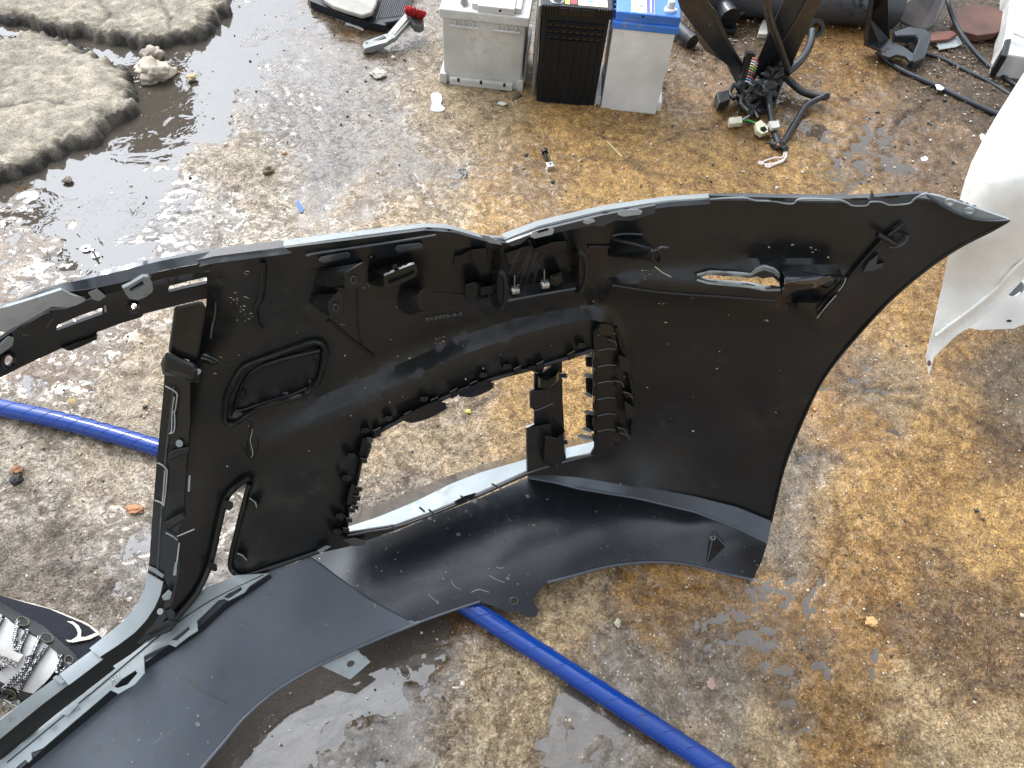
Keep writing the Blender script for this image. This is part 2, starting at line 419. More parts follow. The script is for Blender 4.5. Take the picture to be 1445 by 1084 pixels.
# px, py, colour, level of standing water (0 dry .. 1 deep), relief
GP = [(250,60,MU,1,.3),(330,60,MU,1,.3),(240,150,MU,1,.2),(170,190,MU,.95,.2),(100,260,MU,.95,.2),(50,280,MU,.9,.2),(200,240,MU,.6,.6),(150,300,MU,.78,.3),(120,350,GW,.9,.2),(60,330,BR,.35,1),
 (400,40,GW,.62,.5),(300,120,GW,.9,.2),(30,350,BR,.35,1),(350,240,SD,.05,.7),(400,130,GW,.40,.5),(440,220,GW,.36,.4),(455,295,GW,.78,.3),(300,320,GR,.44,.5),(380,300,SD,.2,.6),(240,290,GW,.62,.6),
 (500,150,GW,.40,.4),(570,215,GW,.48,.3),(590,140,SD,0,.5),(640,160,T,0,.5),(560,100,GR,.36,.4),(500,90,GW,.5,.3),(480,30,BR,.6,.3),(460,70,GW,.5,.4),(680,170,T,0,.4),(500,330,T,.1,.8),(600,290,T,.2,.6),(630,240,GW,.5,.5),
 (700,270,YL,.2,.5),(800,200,YL,0,.6),(770,170,YL,0,.5),(900,220,YL,0,.6),(850,260,YL,.05,.6),(720,220,BR,.42,.5),(760,250,BR,.42,.5),(1000,250,YL,0,.6),(1100,265,YL,0,.6),(1080,150,BR,.5,.4),(1000,160,YB,.2,.6),(940,190,YL,.1,.6),
 (1150,220,YL,.35,.6),(1200,200,BR,.5,.5),(1240,170,BR,.56,.5),(1300,230,BR,.4,.7),(1230,90,YB,.05,.6),(1190,70,YB,.1,.5),(1300,150,BR,.1,.9),(1350,130,BD,0,1.2),(1400,80,BD,0,1.3),(1300,60,BD,0,1),(960,110,BR,.3,.8),(1000,60,BD,.1,.9),(760,10,GW,.3,.4),
 (1200,600,YB,.4,.7),(1180,560,YB,.46,.5),(1250,550,GW,.42,.8),(1300,500,YL,.1,.6),(1310,620,YL,0,.6),(1390,600,BR,.1,.6),(1420,520,MU,.5,.4),(1350,480,YB,.1,.5),(1400,750,YL,0,.6),(1290,700,YB,.05,.6),(1200,700,YL,.1,.8),(1140,680,GW,.38,1),
 (1130,760,GW,.35,1),(1200,800,YB,.1,.9),(1350,850,BR,.12,.7),(1400,950,BR,.1,.7),(1300,1020,T,.05,.7),(1200,1050,YB,.1,.8),(1150,900,YB,.35,.9),(1100,950,BR,.45,.9),(1050,870,YB,.46,.8),(950,850,YB,.36,.6),(1000,1000,GR,.42,.9),
 (900,1050,GW,.52,.8),(800,1040,GW,.62,.5),(870,900,GW,.56,.7),(950,960,GR,.48,.9),(790,865,T,.2,.6),(1050,1060,T,.3,.9),(1420,1060,T,.05,.7),(1000,920,GW,.5,.9),
 (700,950,SD,0,.7),(720,1010,T,.05,.7),(660,1060,SD,.1,.6),(640,890,BR,.3,.5),(600,900,BD,.75,.3),(540,930,BD,.85,.3),(450,1010,BD,.85,.4),(400,1060,BD,.75,.8),(570,1010,GW,.7,.3),(610,970,GW,.72,.3),(650,980,GW,.55,.5),(500,1060,GW,.72,.8),(320,1080,BD,.85,.4),  # dark samples under the lip hold the bumper's shade and reflection
 (600,650,T,.1,.5),(560,690,GR,.2,.4),(700,600,YL,.05,.6),(650,590,GR,.25,.5),(820,570,YL,0,.6),(700,640,T,.1,.5),(560,620,T,.1,.5),
 (100,430,BR,.55,.8),(20,380,BR,.6,.9),(80,380,GW,.75,.3),(60,470,BR,.42,1),(150,480,GR,.38,1.2),(60,540,BR,.44,.9),(200,500,T,.15,1),(190,570,SD,0,1),(110,650,SD,.15,1.1),(40,700,GR,.25,1.2),(150,700,SD,.2,1.2),(60,790,GR,0,1.7),
 (130,790,GR,.1,1.6),(190,825,GW,.5,1),(90,840,GR,.05,1.6),(60,600,GR,.3,1.1),(200,760,GW,.4,.8),(30,640,SD,.15,1.1)]
gp = np.array([(a, b, *c, d, e) for a, b, c, d, e in GP], float)
fine = (np.abs(gxf) < 2.2) & (gyf > -.3) & (gyf < 3.2)
pts3 = np.stack([gxf, gyf, np.zeros_like(gxf)], -1)
pxy = np.zeros((len(gxf), 2)); pxy[:] = (700, 900); pxy[fine] = proj(pts3[fine])
wx = (fbm(gxf * 14, gyf * 14, 4, 3) - .5) * 120; wy = (fbm(gxf * 14, gyf * 14, 4, 31) - .5) * 90
q = pxy + np.stack([wx, wy], -1); q = np.clip(q, [-150, -60], [1600, 1200])
acc = np.zeros((len(q), 5)); ws = np.zeros(len(q))
for r in gp:
    d2 = (q[:, 0] - r[0]) ** 2 + (q[:, 1] - r[1]) ** 2
    k = np.exp(-d2 / (2 * 34.0 ** 2)) + 1e-3 / (1 + d2 / 4e3) ** 2
    ws += k; acc += k[:, None] * r[2:]
acc /= ws[:, None]
gcol = acc[:, :3]; wet = acc[:, 3]; rel = acc[:, 4]
n1 = fbm(gxf * 9, gyf * 9, 4, 11) - .5; n2 = fbm(gxf * 38, gyf * 38, 4, 12) - .5; n3 = fbm(gxf * 105, gyf * 105, 2, 13) - .5
rdg = 1 - np.abs(2 * fbm(gxf * 22 + n1 * 5, gyf * 16, 4, 21) - 1)
gz = .0042 - .0125 * wet + n1 * .007 * (.4 + rel) + n2 * .0065 * rel + n3 * .0035 * rel - np.clip(rdg - .86, 0, 1) * .02 * (rel > .4)
# a long crack and wrinkles in the yellow sealed patch on the right
def crack(pl, wdt, dep):
    global gz, gcol
    d = segdist(np.stack([q[:, 0] * .25 + pxy[:, 0] * .75, q[:, 1] * .25 + pxy[:, 1] * .75], -1), pl, False); k = np.exp(-(d / wdt) ** 2)
    gz = gz - k * dep; gcol = gcol * (1 - .45 * k[:, None])
for pl, a, b in [([(1080, 560), (1160, 545), (1290, 552)], 5, .004), ([(1170, 500), (1190, 520), (1330, 600)], 4, .003), ([(790, 222), (900, 235), (1000, 262)], 4, .003), ([(570, 240), (600, 290), (640, 318)], 4, .003),
                 ([(1260, 200), (1285, 160), (1330, 130)], 4, .004), ([(940, 200), (1000, 180), (1050, 150)], 4, .003), ([(1150, 300), (1250, 230), (1300, 250)], 4, .002), ([(830, 330), (700, 560), (640, 600)], 4, .002), ([(1120, 650), (1160, 640), (1200, 655)], 6, .004), ([(1140, 850), (1200, 760), (1180, 690)], 5, .004)]: crack(pl, a, b)
wr = np.sin((pxy[:, 1] + .25 * pxy[:, 0] + wy * 1.3) / 5.5) * np.exp(-(((pxy[:, 0] - 1215) / 75) ** 2 + ((pxy[:, 1] - 600) / 75) ** 2)); gz = gz + wr * .0022
wr2 = np.sin((pxy[:, 0] * 1 - .5 * pxy[:, 1] + wx * 1.2) / 9.0) * np.exp(-(((pxy[:, 0] - 1180) / 130) ** 2 + ((pxy[:, 1] - 210) / 60) ** 2)); gz = gz + wr2 * .004
gz = np.where(fine, gz, .003)
gcol = gcol * (1 + (n2 * .55 + n3 * .5)[:, None] * (.7 + .3 * rel)[:, None])
wm_ = np.clip((pxy[:, 0] - 380) / 450, 0, 1)[:, None]; wm_ = np.maximum(wm_, np.clip((pxy[:, 1:2] - 850) / 150, 0, 1) * .6); gcol = gcol * (1 - wm_ * np.array([0, .07, .24])) * np.array([.93, .87, .77])
gcol = np.clip(gcol * (1 - .25 * np.clip((wet - .3) * 2, 0, 1))[:, None], .01, .8)
nx, ny = len(gx), len(gy)
ii, jj = np.meshgrid(np.arange(nx - 1), np.arange(ny - 1)); b0 = (jj * nx + ii).ravel()
gf = np.stack([b0, b0 + 1, b0 + nx + 1, b0 + nx], -1)
a = NT('wet_concrete')
at = a.n('ShaderNodeAttribute', attribute_name='tint'); aw = a.n('ShaderNodeAttribute', attribute_name='wet')
f1 = a.noise(55, 8, .75); f2 = a.noise(240, 6, .78); f3 = a.noise(850, 2); f4 = a.noise(22, 6, .6, dist=1.6)
c = a.mix(1.0, at.outputs['Color'], a.ramp(f1, [(.32, .62), (.5, .98), (.66, 1.35)]), 'MULTIPLY')
c = a.mix(1.0, c, a.ramp(f2, [(.38, .52), (.5, .95), (.60, 1.55)]), 'MULTIPLY')
c = a.mix(1.0, c, a.ramp(f3, [(.35, .72), (.5, 1.0), (.64, 1.35)]), 'MULTIPLY')
vor = a.n('ShaderNodeTexVoronoi'); vor.inputs['Scale'].default_value = 210; a.l(a.geo.outputs['Position'], vor.inputs['Vector'])
sepc = a.n('ShaderNodeSeparateColor'); a.l(vor.outputs['Color'], sepc.inputs[0])
grain = a.ramp(vor.outputs['Distance'], [(.22, 1), (.34, 0)])
gm = a.math('MULTIPLY', grain, a.ramp(sepc.outputs[0], [(.86, 0), (.87, 1)]))
gc_ = a.ramp(sepc.outputs[1], [(.0, (.55, .47, .34)), (.35, (.62, .56, .46)), (.55, (.42, .22, .08)), (.7, (.25, .12, .08)), (.8, (.03, .03, .03)), (1, (.7, .66, .58))])
c = a.mix(a.math('MULTIPLY', gm, .8), c, gc_)
dk = a.ramp(f4, [(.52, 0), (.58, 1)])
c = a.mix(a.math('MULTIPLY', dk, .55), c, a.mix(1.0, c, (.42, .34, .25), 'MULTIPLY'))
film = a.ramp(a.noise(34, 6, .62, dist=2.2), [(.50, 0), (.53, 1)])          # thin patches of standing film, sharp edged
wt = a.math('ADD', aw.outputs['Fac'], a.math('MULTIPLY', a.math('SUBTRACT', film, .5), .26))
rr = a.ramp(wt, [(.0, .40), (.2, .27), (.42, .17), (.6, .06)])
bs = a.ramp(wt, [(.0, 1.0), (.28, .50), (.44, .12), (.60, .04)])
rd = a.math('ABSOLUTE', a.math('SUBTRACT', a.noise(26, 4, .5, dist=2.8), .5)); h = a.math('ADD', a.math('SUBTRACT', f1, a.math('MULTIPLY', a.ramp(rd, [(0, 1), (.06, 0)]), .35)), a.math('ADD', a.math('MULTIPLY', f2, .55), a.math('MULTIPLY', grain, .10)))
bp = a.n('ShaderNodeBump'); bp.inputs['Distance'].default_value = .0045; a.l(bs, bp.inputs['Strength']); a.l(h, bp.inputs['Height'])
b = a.bsdf(c, rr, 0, bp.outputs[0], a.ramp(wt, [(0, .45), (.4, .6)]))
MGROUND = a.m
ground = obj('ground', np.stack([gxf, gyf, gz], -1), gf, MGROUND, None, True, 0, gcol, {'wet': wet})
ground['kind'] = 'structure'
def gh(x, y):                                            # ground height under a point
    i = int(np.clip(np.searchsorted(gx, x), 0, nx - 1)); j = int(np.clip(np.searchsorted(gy, y), 0, ny - 1))
    return max(float(gz[j * nx + i]), -.0042)
# standing water: clear film over the low places
a = NT('puddle_water'); 
fr = a.n('ShaderNodeFresnel'); fr.inputs['IOR'].default_value = 1.85
gl = a.n('ShaderNodeBsdfGlossy'); gl.inputs['Roughness'].default_value = .02
tr = a.n('ShaderNodeBsdfTransparent'); tr.inputs['Color'].default_value = (.86, .82, .76, 1)
df = a.n('ShaderNodeBsdfDiffuse'); df.inputs['Color'].default_value = (.33, .28, .23, 1)
m0 = a.n('ShaderNodeMixShader'); m0.inputs[0].default_value = .22; a.l(tr.outputs[0], m0.inputs[1]); a.l(df.outputs[0], m0.inputs[2])
m1 = a.n('ShaderNodeMixShader'); a.l(fr.outputs[0], m1.inputs[0]); a.l(m0.outputs[0], m1.inputs[1]); a.l(gl.outputs[0], m1.inputs[2])
nb = a.bump(a.noise(16, 3, .5, dist=.6), .12, .01); a.l(nb, gl.inputs['Normal']); a.l(nb, fr.inputs['Normal'])
a.l(m1.outputs[0], a.out.inputs['Surface']); MWATER = a.m
wtr = obj('puddle_water', [(-2.6, -.4, -.0042), (2.6, -.4, -.0042), (2.6, 3.4, -.0042), (-2.6, 3.4, -.0042)], [(0, 1, 2, 3)], MWATER); wtr['kind'] = 'structure'

# ------------------------------------------------------------------ broken concrete slabs
pave = bpy.data.objects.new('pavement', None); C.objects.link(pave); pave['kind'] = 'structure'; pave.location = (-1.3, 1.8, 0)
a = NT('old_concrete'); at = a.n('ShaderNodeAttribute', attribute_name='tint')
f1 = a.noise(48, 9, .75); f2 = a.noise(260, 5, .7)
c = a.mix(1.0, at.outputs['Color'], a.ramp(f1, [(.32, .55), (.5, 1.), (.66, 1.35)]), 'MULTIPLY'); c = a.mix(1.0, c, a.ramp(f2, [(.36, .6), (.6, 1.2)]), 'MULTIPLY')
a.bsdf(c, .75, 0, a.bump(a.math('ADD', f1, a.math('MULTIPLY', f2, .5)), 1.0, .009), .35); MSLAB = a.m
def slab_piece(poly, top, seed, cracks=()):
    W2 = np.array([P(x, y, top * .6)[:2] for x, y in poly]); step = .006
    W2 = resample(W2, .03); W2 = W2 + (np.stack([fbm(W2[:, 0] * 11, W2[:, 1] * 11, 4, seed), fbm(W2[:, 0] * 11, W2[:, 1] * 11, 4, seed + 9)], -1) - .5) * .07
    lo = np.maximum(W2.min(0), [-2.1, .5]); hi = np.minimum(W2.max(0), [3, 3.1])
    X, Y = np.meshgrid(np.arange(lo[0] - .02, hi[0] + .02, step), np.arange(lo[1] - .02, hi[1] + .02, step)); sh = X.shape
    p = np.stack([X.ravel(), Y.ravel()], -1); ins = inside(p, W2); d = segdist(p, W2) * np.where(ins, 1, -1)
    d = d + (fbm(p[:, 0] * 30, p[:, 1] * 30, 3, seed + 3) - .5) * .018
    d = d + (fbm(p[:, 0] * 90, p[:, 1] * 90, 2, seed + 4) - .5) * .010
    wv = .012 + .035 * fbm(p[:, 0] * 18, p[:, 1] * 18, 3, seed + 14) ** 2; k = np.clip(d / wv + .35, 0, 1); k = k * k * (3 - 2 * k)
    N1 = fbm(p[:, 0] * 8, p[:, 1] * 8, 4, seed + 5) - .5; N2 = fbm(p[:, 0] * 45, p[:, 1] * 45, 4, seed + 6) - .5
    z = -.02 + (top + .02) * k + (N1 * .016 + N2 * .009) * k + np.clip(1 - np.abs(d - .015) / .03, 0, 1) * (N2 * .035 + (fbm(p[:, 0] * 110, p[:, 1] * 110, 2, seed + 8) - .5) * .012)
    z -= np.clip(.05 - d, 0, .05) * .15
    for ck in cracks:
        cw = np.array([P(x, y, top)[:2] for x, y in ck]); dc = segdist(p + (np.stack([N2, N1], -1)) * .02, cw, False); kk = np.exp(-(dc / .004) ** 2); z = z - kk * .004 * k
    e = np.clip((d - .006) / .022 + N2 * 1.5, 0, 1)[:, None]
    for ck in cracks: e = e * (1 - .6 * np.exp(-(segdist(p + (np.stack([N2, N1], -1)) * .02, np.array([P(x, y, top)[:2] for x, y in ck]), False) / .0045) ** 2))[:, None]
    col = np.array([.055, .05, .045]) * (1 - e) + np.array([.42, .365, .28]) * e
    col = col * (1 + N1 * .5 + N2 * .9)[:, None]; col = np.clip(col, .02, .7)
    idx = np.arange(sh[0] * sh[1]).reshape(sh); keep = (k > .001).reshape(sh)
    kf = keep[:-1, :-1] | keep[1:, :-1] | keep[:-1, 1:] | keep[1:, 1:]
    f = np.stack([idx[:-1, :-1][kf], idx[:-1, 1:][kf], idx[1:, 1:][kf], idx[1:, :-1][kf]], -1)
    u = np.unique(f); mp = -np.ones(idx.size, int); mp[u] = np.arange(len(u))
    obj('concrete_slab', np.stack([p[u, 0], p[u, 1], z[u]], -1), mp[f], MSLAB, pave, True, 0, col[u])
slab_piece([(-300, 40), (0, 42), (60, 46), (120, 58), (160, 76), (185, 98), (193, 125), (190, 148), (155, 165), (120, 195), (75, 222), (40, 236), (0, 250), (-120, 290), (-420, 330)], .025, 40, [[(-60, 120), (0, 150), (60, 140), (110, 150)]])
slab_piece([(-300, -20), (-20, 14), (60, 38), (130, 46), (185, 58), (230, 62), (285, 45), (318, 24), (330, 8), (325, -30), (150, -60), (-300, -70)], .028, 60, [[(135, -20), (139, 0), (152, 18), (140, 34), (134, 60)], [(222, -20), (226, 4), (238, 24), (240, 60)]])
slab_piece([(400, -30), (425, -18), (500, 2), (560, 12), (600, -18), (520, -50)], .02, 80) if False else None

# ------------------------------------------------------------------ loose stones and litter on the ground
def stone(name, label, cat, px, py, rpx, col, z=.0, flat=.6, ell_=1.2, seed=1, group=None, rough=.8, tall=None):
    c = P(px, py, 0); t = np.linalg.norm(c - CAM); r = rpx * t / F
    g = gh(c[0], c[1]) + z
    V, f = lump((c[0], c[1], g + r * flat * .6), r * ell_, r, r * flat, seed, 4, .5)
    V = [tuple(np.array(v) + np.array([1, 1, .6]) * r * .10 * (mnoise.noise(Vector(v) * 260) + .6 * mnoise.noise(Vector(v) * 600))) for v in V]
    m = simple(name + '_%d' % seed, col, rough, 0, 1.0, 220, .6)
    return tag(obj(name, V, f, m, None, True, 0), label, cat, group)
stone('stone', 'round beige stone in the puddle, the far one of the touching pair', 'stone', 216, 84, 13, (.36, .30, .24), .004, .7, 1., 2)
stone('stone', 'wider beige stone in the puddle, the near one of the touching pair', 'stone', 219, 106, 20, (.40, .34, .26), .004, .5, 1.05, 3)
stone('concrete_chunk', 'flat round pale concrete chunk lying left of the grey battery', 'stone', 534, 105, 10, (.42, .39, .33), 0, .25, 1, 4)
stone('pebble', 'small dark brown pebble alone on the wet sand above the bumper', 'pebble', 379, 245, 7, (.10, .075, .04), 0, .7, 1, 5)
stone('pebble', 'yellowish pebble at the corner of the brown reflection in the puddle', 'pebble', 271, 111, 6, (.42, .33, .18), .004, .5, 1, 6)
stone('brick_chip', 'orange brick chip on the rough ground under the blue hose, far left', 'chip', 27, 665, 5, (.55, .26, .13), 0, .5, 1.3, 7)
stone('brick_chip', 'orange brick chip left of the vertical bumper strut', 'chip', 191, 720, 6, (.55, .25, .12), 0, .4, 1.6, 8)
stone('pebble', 'dark round pebble left of the strut below the hose', 'pebble', 24, 678, 6, (.06, .055, .05), 0, .6, 1, 9)
stone('pebble', 'small tan pebble just right of the washer puddle below the concrete slab', 'pebble', 95, 255, 5, (.25, .2, .15), .003, .5, 1, 10)
stone('pebble', 'small yellow pebble above the hose at the left', 'pebble', 101, 567, 4, (.55, .38, .15), 0, .6, 1, 11)
stone('yellow_chip', 'tiny bright yellow chip seen through the big bumper opening', 'chip', 661, 582, 3, (.75, .62, .08), 0, .5, 1, 12)
stone('pebble', 'cream pebble on the wet ground below the bumper lip, by the blue hose', 'pebble', 872, 880, 5, (.6, .55, .4), 0, .6, .8, 13)
stone('pebble', 'orange pebble on the yellow concrete at the lower right', 'pebble', 1228, 880, 6, (.55, .33, .14), 0, .5, 1.2, 14)
stone('pebble', 'pinkish flat pebble on the ground right of the hose end', 'pebble', 1005, 966, 7, (.5, .33, .26), 0, .4, 1, 15)
stone('pebble', 'brown pebble standing near the foot of the grey battery', 'pebble', 729, 137, 5, (.14, .11, .08), 0, .6, 1, 16)
stone('paper_scrap', 'cream paper scrap on dry ground in front of the grey battery', 'scrap', 709, 149, 4, (.72, .66, .52), 0, .3, 1.4, 17)
# gravel nobody could count
parts, fc_col = [], []
for i in range(2600):
    if i < 900: x, y = rng.uniform(-.9, 1.2), rng.uniform(.2, 1.1)
    elif i < 1500: x, y = rng.uniform(.1, 1.6), rng.uniform(1.3, 2.3)
    else: x, y = rng.uniform(-1.6, 1.7), rng.uniform(.2, 2.5)
    r = rng.uniform(.0008, .0026) * (1.0 if y < 1.2 else 1.6)
    if rng.random() < .04: r *= 1.7
    V, f = lump((x, y, gh(x, y) + r * .3), r, r * rng.uniform(.7, 1.3), r * .7, i, 1, .5)
    parts.append((V, f)); cc = [(.55, .48, .36), (.05, .048, .045), (.3, .25, .18), (.5, .28, .14), (.65, .62, .55), (.04, .045, .055)][rng.choice(6, p=[.25, .22, .25, .05, .10, .13])]
    fc_col += [cc] * len(V)
V, f = join(parts)
a = NT('gravel'); at = a.n('ShaderNodeAttribute', attribute_name='tint'); a.bsdf(at.outputs['Color'], .35, 0, None, .5)
o = obj('gravel', V, f, a.m, None, True, 0, np.array(fc_col)); tag(o, 'loose grit and tiny stone chips scattered over the wet concrete', 'gravel', None, 'stuff')

# washer, screw, clip, square nut
def ring_geo(c, r0, r1, h, n=24, ax=None):
    V, f = [], []
    for i in range(n):
        a_ = 2 * math.pi * i / n; x, y = math.cos(a_), math.sin(a_)
        V += [(c[0] + x * r1, c[1] + y * r1, c[2]), (c[0] + x * r1, c[1] + y * r1, c[2] + h), (c[0] + x * r0, c[1] + y * r0, c[2] + h), (c[0] + x * r0, c[1] + y * r0, c[2])]
    for i in range(n):
        for k in range(4): f.append((i * 4 + k, ((i + 1) % n) * 4 + k, ((i + 1) % n) * 4 + (k + 1) % 4, i * 4 + (k + 1) % 4))
    return V, f
c = P(121, 350); V, f = ring_geo((c[0], c[1], -.0035), .0035, .0095, .003); bevel(tag(recalc(obj('washer', V, f, MSTEEL)), 'small bright steel washer lying in the shallow puddle at the left', 'washer'), .0005)
c = P(134, 360); t = thing('screw', 'small silver screw standing on its head beside the washer in the puddle', 'screw', (c[0], c[1], -.004))
V, f = ring_geo((c[0], c[1], -.004), .0005, .0075, .003, 6); recalc(obj('screw_head', V, f, MSTEEL, t))
pts = [(c[0], c[1], -.001 + i * .0012) for i in range(14)]; V, f = tube_geo(pts, [.0028 if i % 2 else .0023 for i in range(14)], 10); obj('shank', V, f, MSTEEL, t, True)
c = P(776, 238); V, f = box_geo(-.008, .008, -.008, .008, 0, .011)
R_ = Matrix.Rotation(.35, 3, 'Z'); V = [tuple(R_ @ Vector(v) + Vector((c[0], c[1], gh(c[0], c[1])))) for v in V]
t = thing('square_nut', 'small bright square nut just below the black plastic clip on the yellow concrete', 'nut', (c[0], c[1], 0)); bevel(obj('nut_body', V, f, MSTEEL, t), .001)
V, f = ring_geo((c[0], c[1], gh(c[0], c[1]) + .0105), .0001, .0025, .001, 14); obj('threaded_hole', V, f, MBD, t)
c = P(770, 222); t = thing('push_clip', 'small black plastic push clip lying above the square nut', 'clip', (c[0], c[1], 0))
g = gh(c[0], c[1]); V, f = tube_geo([P(768, 212, g + .012), P(769, 216, g + .011)], .0075, 12); obj('clip_head', V, f, MBD, t)
V, f = tube_geo([P(769, 216, g + .010), P(772, 227, g + .003)], [.004, .0028], 8); obj('clip_pin', V, f, MBD, t, True)
# torn paper / foam scrap
def flake(name, poly, col, label, cat, h=.004, rough=.7):
    c0 = np.mean([P(*p) for p in poly], 0); g = gh(c0[0], c0[1]); A = [P(x, y, g + h) for x, y in smooth_line(poly, 3, True)]
    o = prism_w(name, A, (0, 0, -h), simple(name + '_m%d' % int(poly[0][0]), col, rough), None, .0008); return tag(o, label, cat)
flake('foam_scrap', [(608, 133), (620, 131), (624, 140), (622, 147), (628, 153), (620, 157), (608, 155), (610, 145)], (.75, .78, .8), 'torn white foam scrap on the dry patch in front of the grey battery', 'scrap')
flake('plastic_shred', [(418, 285), (422, 284), (428, 297), (424, 299)], (.08, .15, .5), 'thin blue plastic shred on the edge of the small round puddle', 'shred', .002)
flake('white_scrap', [(1300, 222), (1306, 220), (1310, 225), (1302, 227)], (.75, .78, .8), 'small white scrap on the brown wet concrete right of the wiring', 'scrap', .003)
flake('white_scrap', [(1383, 190), (1388, 189), (1393, 196), (1386, 198)], (.78, .8, .85), 'white scrap lying next to the edge of the white fender', 'scrap', .003)
flake('straw', [(857, 201), (859, 200), (877, 218), (875, 220)], (.55, .45, .22), 'dry yellow straw on the concrete right of the black clip', 'straw', .002)

# ------------------------------------------------------------------ blue hose
a = NT('blue_hose'); f1 = a.noise(40, 4); mp = a.n('ShaderNodeMapping'); mp.inputs['Rotation'].default_value = (0, 0, .25); mp.inputs['Scale'].default_value = (6, 160, 6); a.l(a.geo.outputs['Position'], mp.inputs['Vector'])
c = a.mix(a.ramp(f1, [(.55, 0), (.75, .55)]), (.003, .040, .25), (.02, .055, .15)); 
a.bsdf(c, .16, 0, a.bump(a.noise(1, 3, .5, mp.outputs[0]), .15, .002), .5, .12); MHOSE = a.m
hp = [P(x, y, .016) for x, y in [(-420, 480), (-200, 532), (0, 575), (110, 600), (222, 632), (400, 690), (540, 775), (690, 875), (860, 985), (1020, 1090), (1200, 1215)]]
_e = hp[-1] - hp[-2]; hp += [hp[-1] + _e * 1.2 + np.array([.05, .03, 0]), hp[-1] + _e * 3 + np.array([.25, .1, 0]), hp[-1] + _e * 7 + np.array([.9, .3, 0])]
_e = hp[0] - hp[1]; hp = [hp[0] + _e * 5 + np.array([0, .2, 0]), hp[0] + _e * 2] + hp
hose = thing('water_hose', 'blue rubber hose running on the ground beneath the black bumper', 'hose', hp[3])
qh = smooth_line(hp, 14); V, f = tube_geo(qh, .0142, 18); obj('hose_tube', V, f, MHOSE, hose, True)
for k in range(1, 70):                                   # moulded spiral seams
    j = int(k * len(qh) / 71); p0 = Vector(qh[j]); d = (Vector(qh[j + 1]) - p0).normalized(); s = d.cross(Vector((0, 0, 1))).normalized(); up = s.cross(d)
    pp = [p0 + (s * math.cos(t_) + up * math.sin(t_)) * .0143 + d * (t_ * .014) for t_ in np.linspace(-.2, 3.3, 12)]
    V, f = tube_geo(pp, .0006, 5); obj('seam', V, f, MHOSE, hose, True)

# added unseen panels beyond the frame, shaped to give the puddle brown reflections
def mirror(px, py, y=6.5):
    p = P(px, py, -.0042); d = ray(px, py); d = np.array([d[0], d[1], -d[2]]); t = (y - p[1]) / d[1]; return p + d * t
tarp = thing('added_dark_panel', 'added unseen dark panels beyond the yard, giving the puddle its brown reflections', 'added_dark_panel', (mirror(200, 150)[0], 6.5, 0))
mt_ = simple('tarp_cloth', (.05, .035, .022), .8)
for poly in ([(250, 60), (262, 66), (259, 90), (255, 112), (270, 128), (274, 150), (266, 180), (240, 200), (205, 216), (180, 216), (160, 200), (152, 170), (170, 120), (188, 90)], [(-60, 245), (38, 250), (52, 264), (66, 290), (74, 308), (40, 316), (-60, 320)], [(78, 338), (92, 350), (104, 372), (110, 400), (60, 400), (62, 360)]):
    prism_w('cloth', [mirror(x, y) for x, y in smooth_line(poly, 3, True)], (0, .02, 0), mt_, tarp, 0)
for k in (-1, 1): tube('added_pole', [(tarp.location.x + k * 3.2, 6.55, 0), (tarp.location.x + k * 3.2, 6.55, 5.2)], .03, mt_, tarp, 8, 1)
tube('added_rope', [(tarp.location.x - 3.2, 6.55, 5.1), (tarp.location.x, 6.55, 5.0), (tarp.location.x + 3.2, 6.55, 5.1)], .008, mt_, tarp, 6, 3)
# ================================================================== BUMPER
bumper = thing('car_bumper', 'black plastic car bumper seen from its inner side, standing across the wet ground', 'car bumper', (.05, .55, 0))
B = bumper
M_EM = None
WCTL = [(262, 408, .540), (350, 358, .60), (600, 322, .60), (712, 335, .585), (900, 290, .60), (1000, 278, .60), (1180, 278, .61), (1300, 275, .615), (1422, 310, .62),
        (240, 600, .36), (235, 740, .25), (215, 880, .15), (330, 815, .125), (490, 757, .14), (745, 668, .145), (850, 640, .15), (900, 690, .12), (1088, 737, .10), (1000, 705, .11)]
OPEN = [(520, 623), (512, 646), (504, 678), (493, 718), (490, 752), (549, 743), (560, 741), (599, 727), (677, 696), (743, 666), (800, 648), (833, 641), (839, 630), (838, 590), (837, 540), (836, 494), (793, 507), (745, 521), (697, 534), (650, 551), (600, 573), (560, 593)]
BU = [(361, 598), (466, 553), (577, 508), (655, 473), (725, 450), (794, 436), (841, 430), (862, 438), (872, 456)]
BL = [(383, 630), (438, 598), (521, 560), (604, 522), (655, 500), (725, 475), (794, 457), (835, 451), (853, 456), (860, 470)]
OVAL = [(317, 590), (319, 570), (321, 557), (341, 521), (360, 510), (383, 502), (433, 484), (448, 482), (457, 488), (459, 502), (454, 524), (447, 541), (433, 553), (419, 560), (369, 574), (345, 588), (330, 598), (321, 598)]
OVIN = [(332, 578), (336, 558), (348, 533), (372, 515), (411, 503), (444, 492), (450, 496), (449, 512), (442, 538), (434, 547), (411, 557), (370, 569), (345, 578)]
LPT = [(353, 658), (375, 640), (400, 628), (440, 612), (478, 605)]
LPR = [(480, 606), (470, 650), (460, 700), (453, 755)]
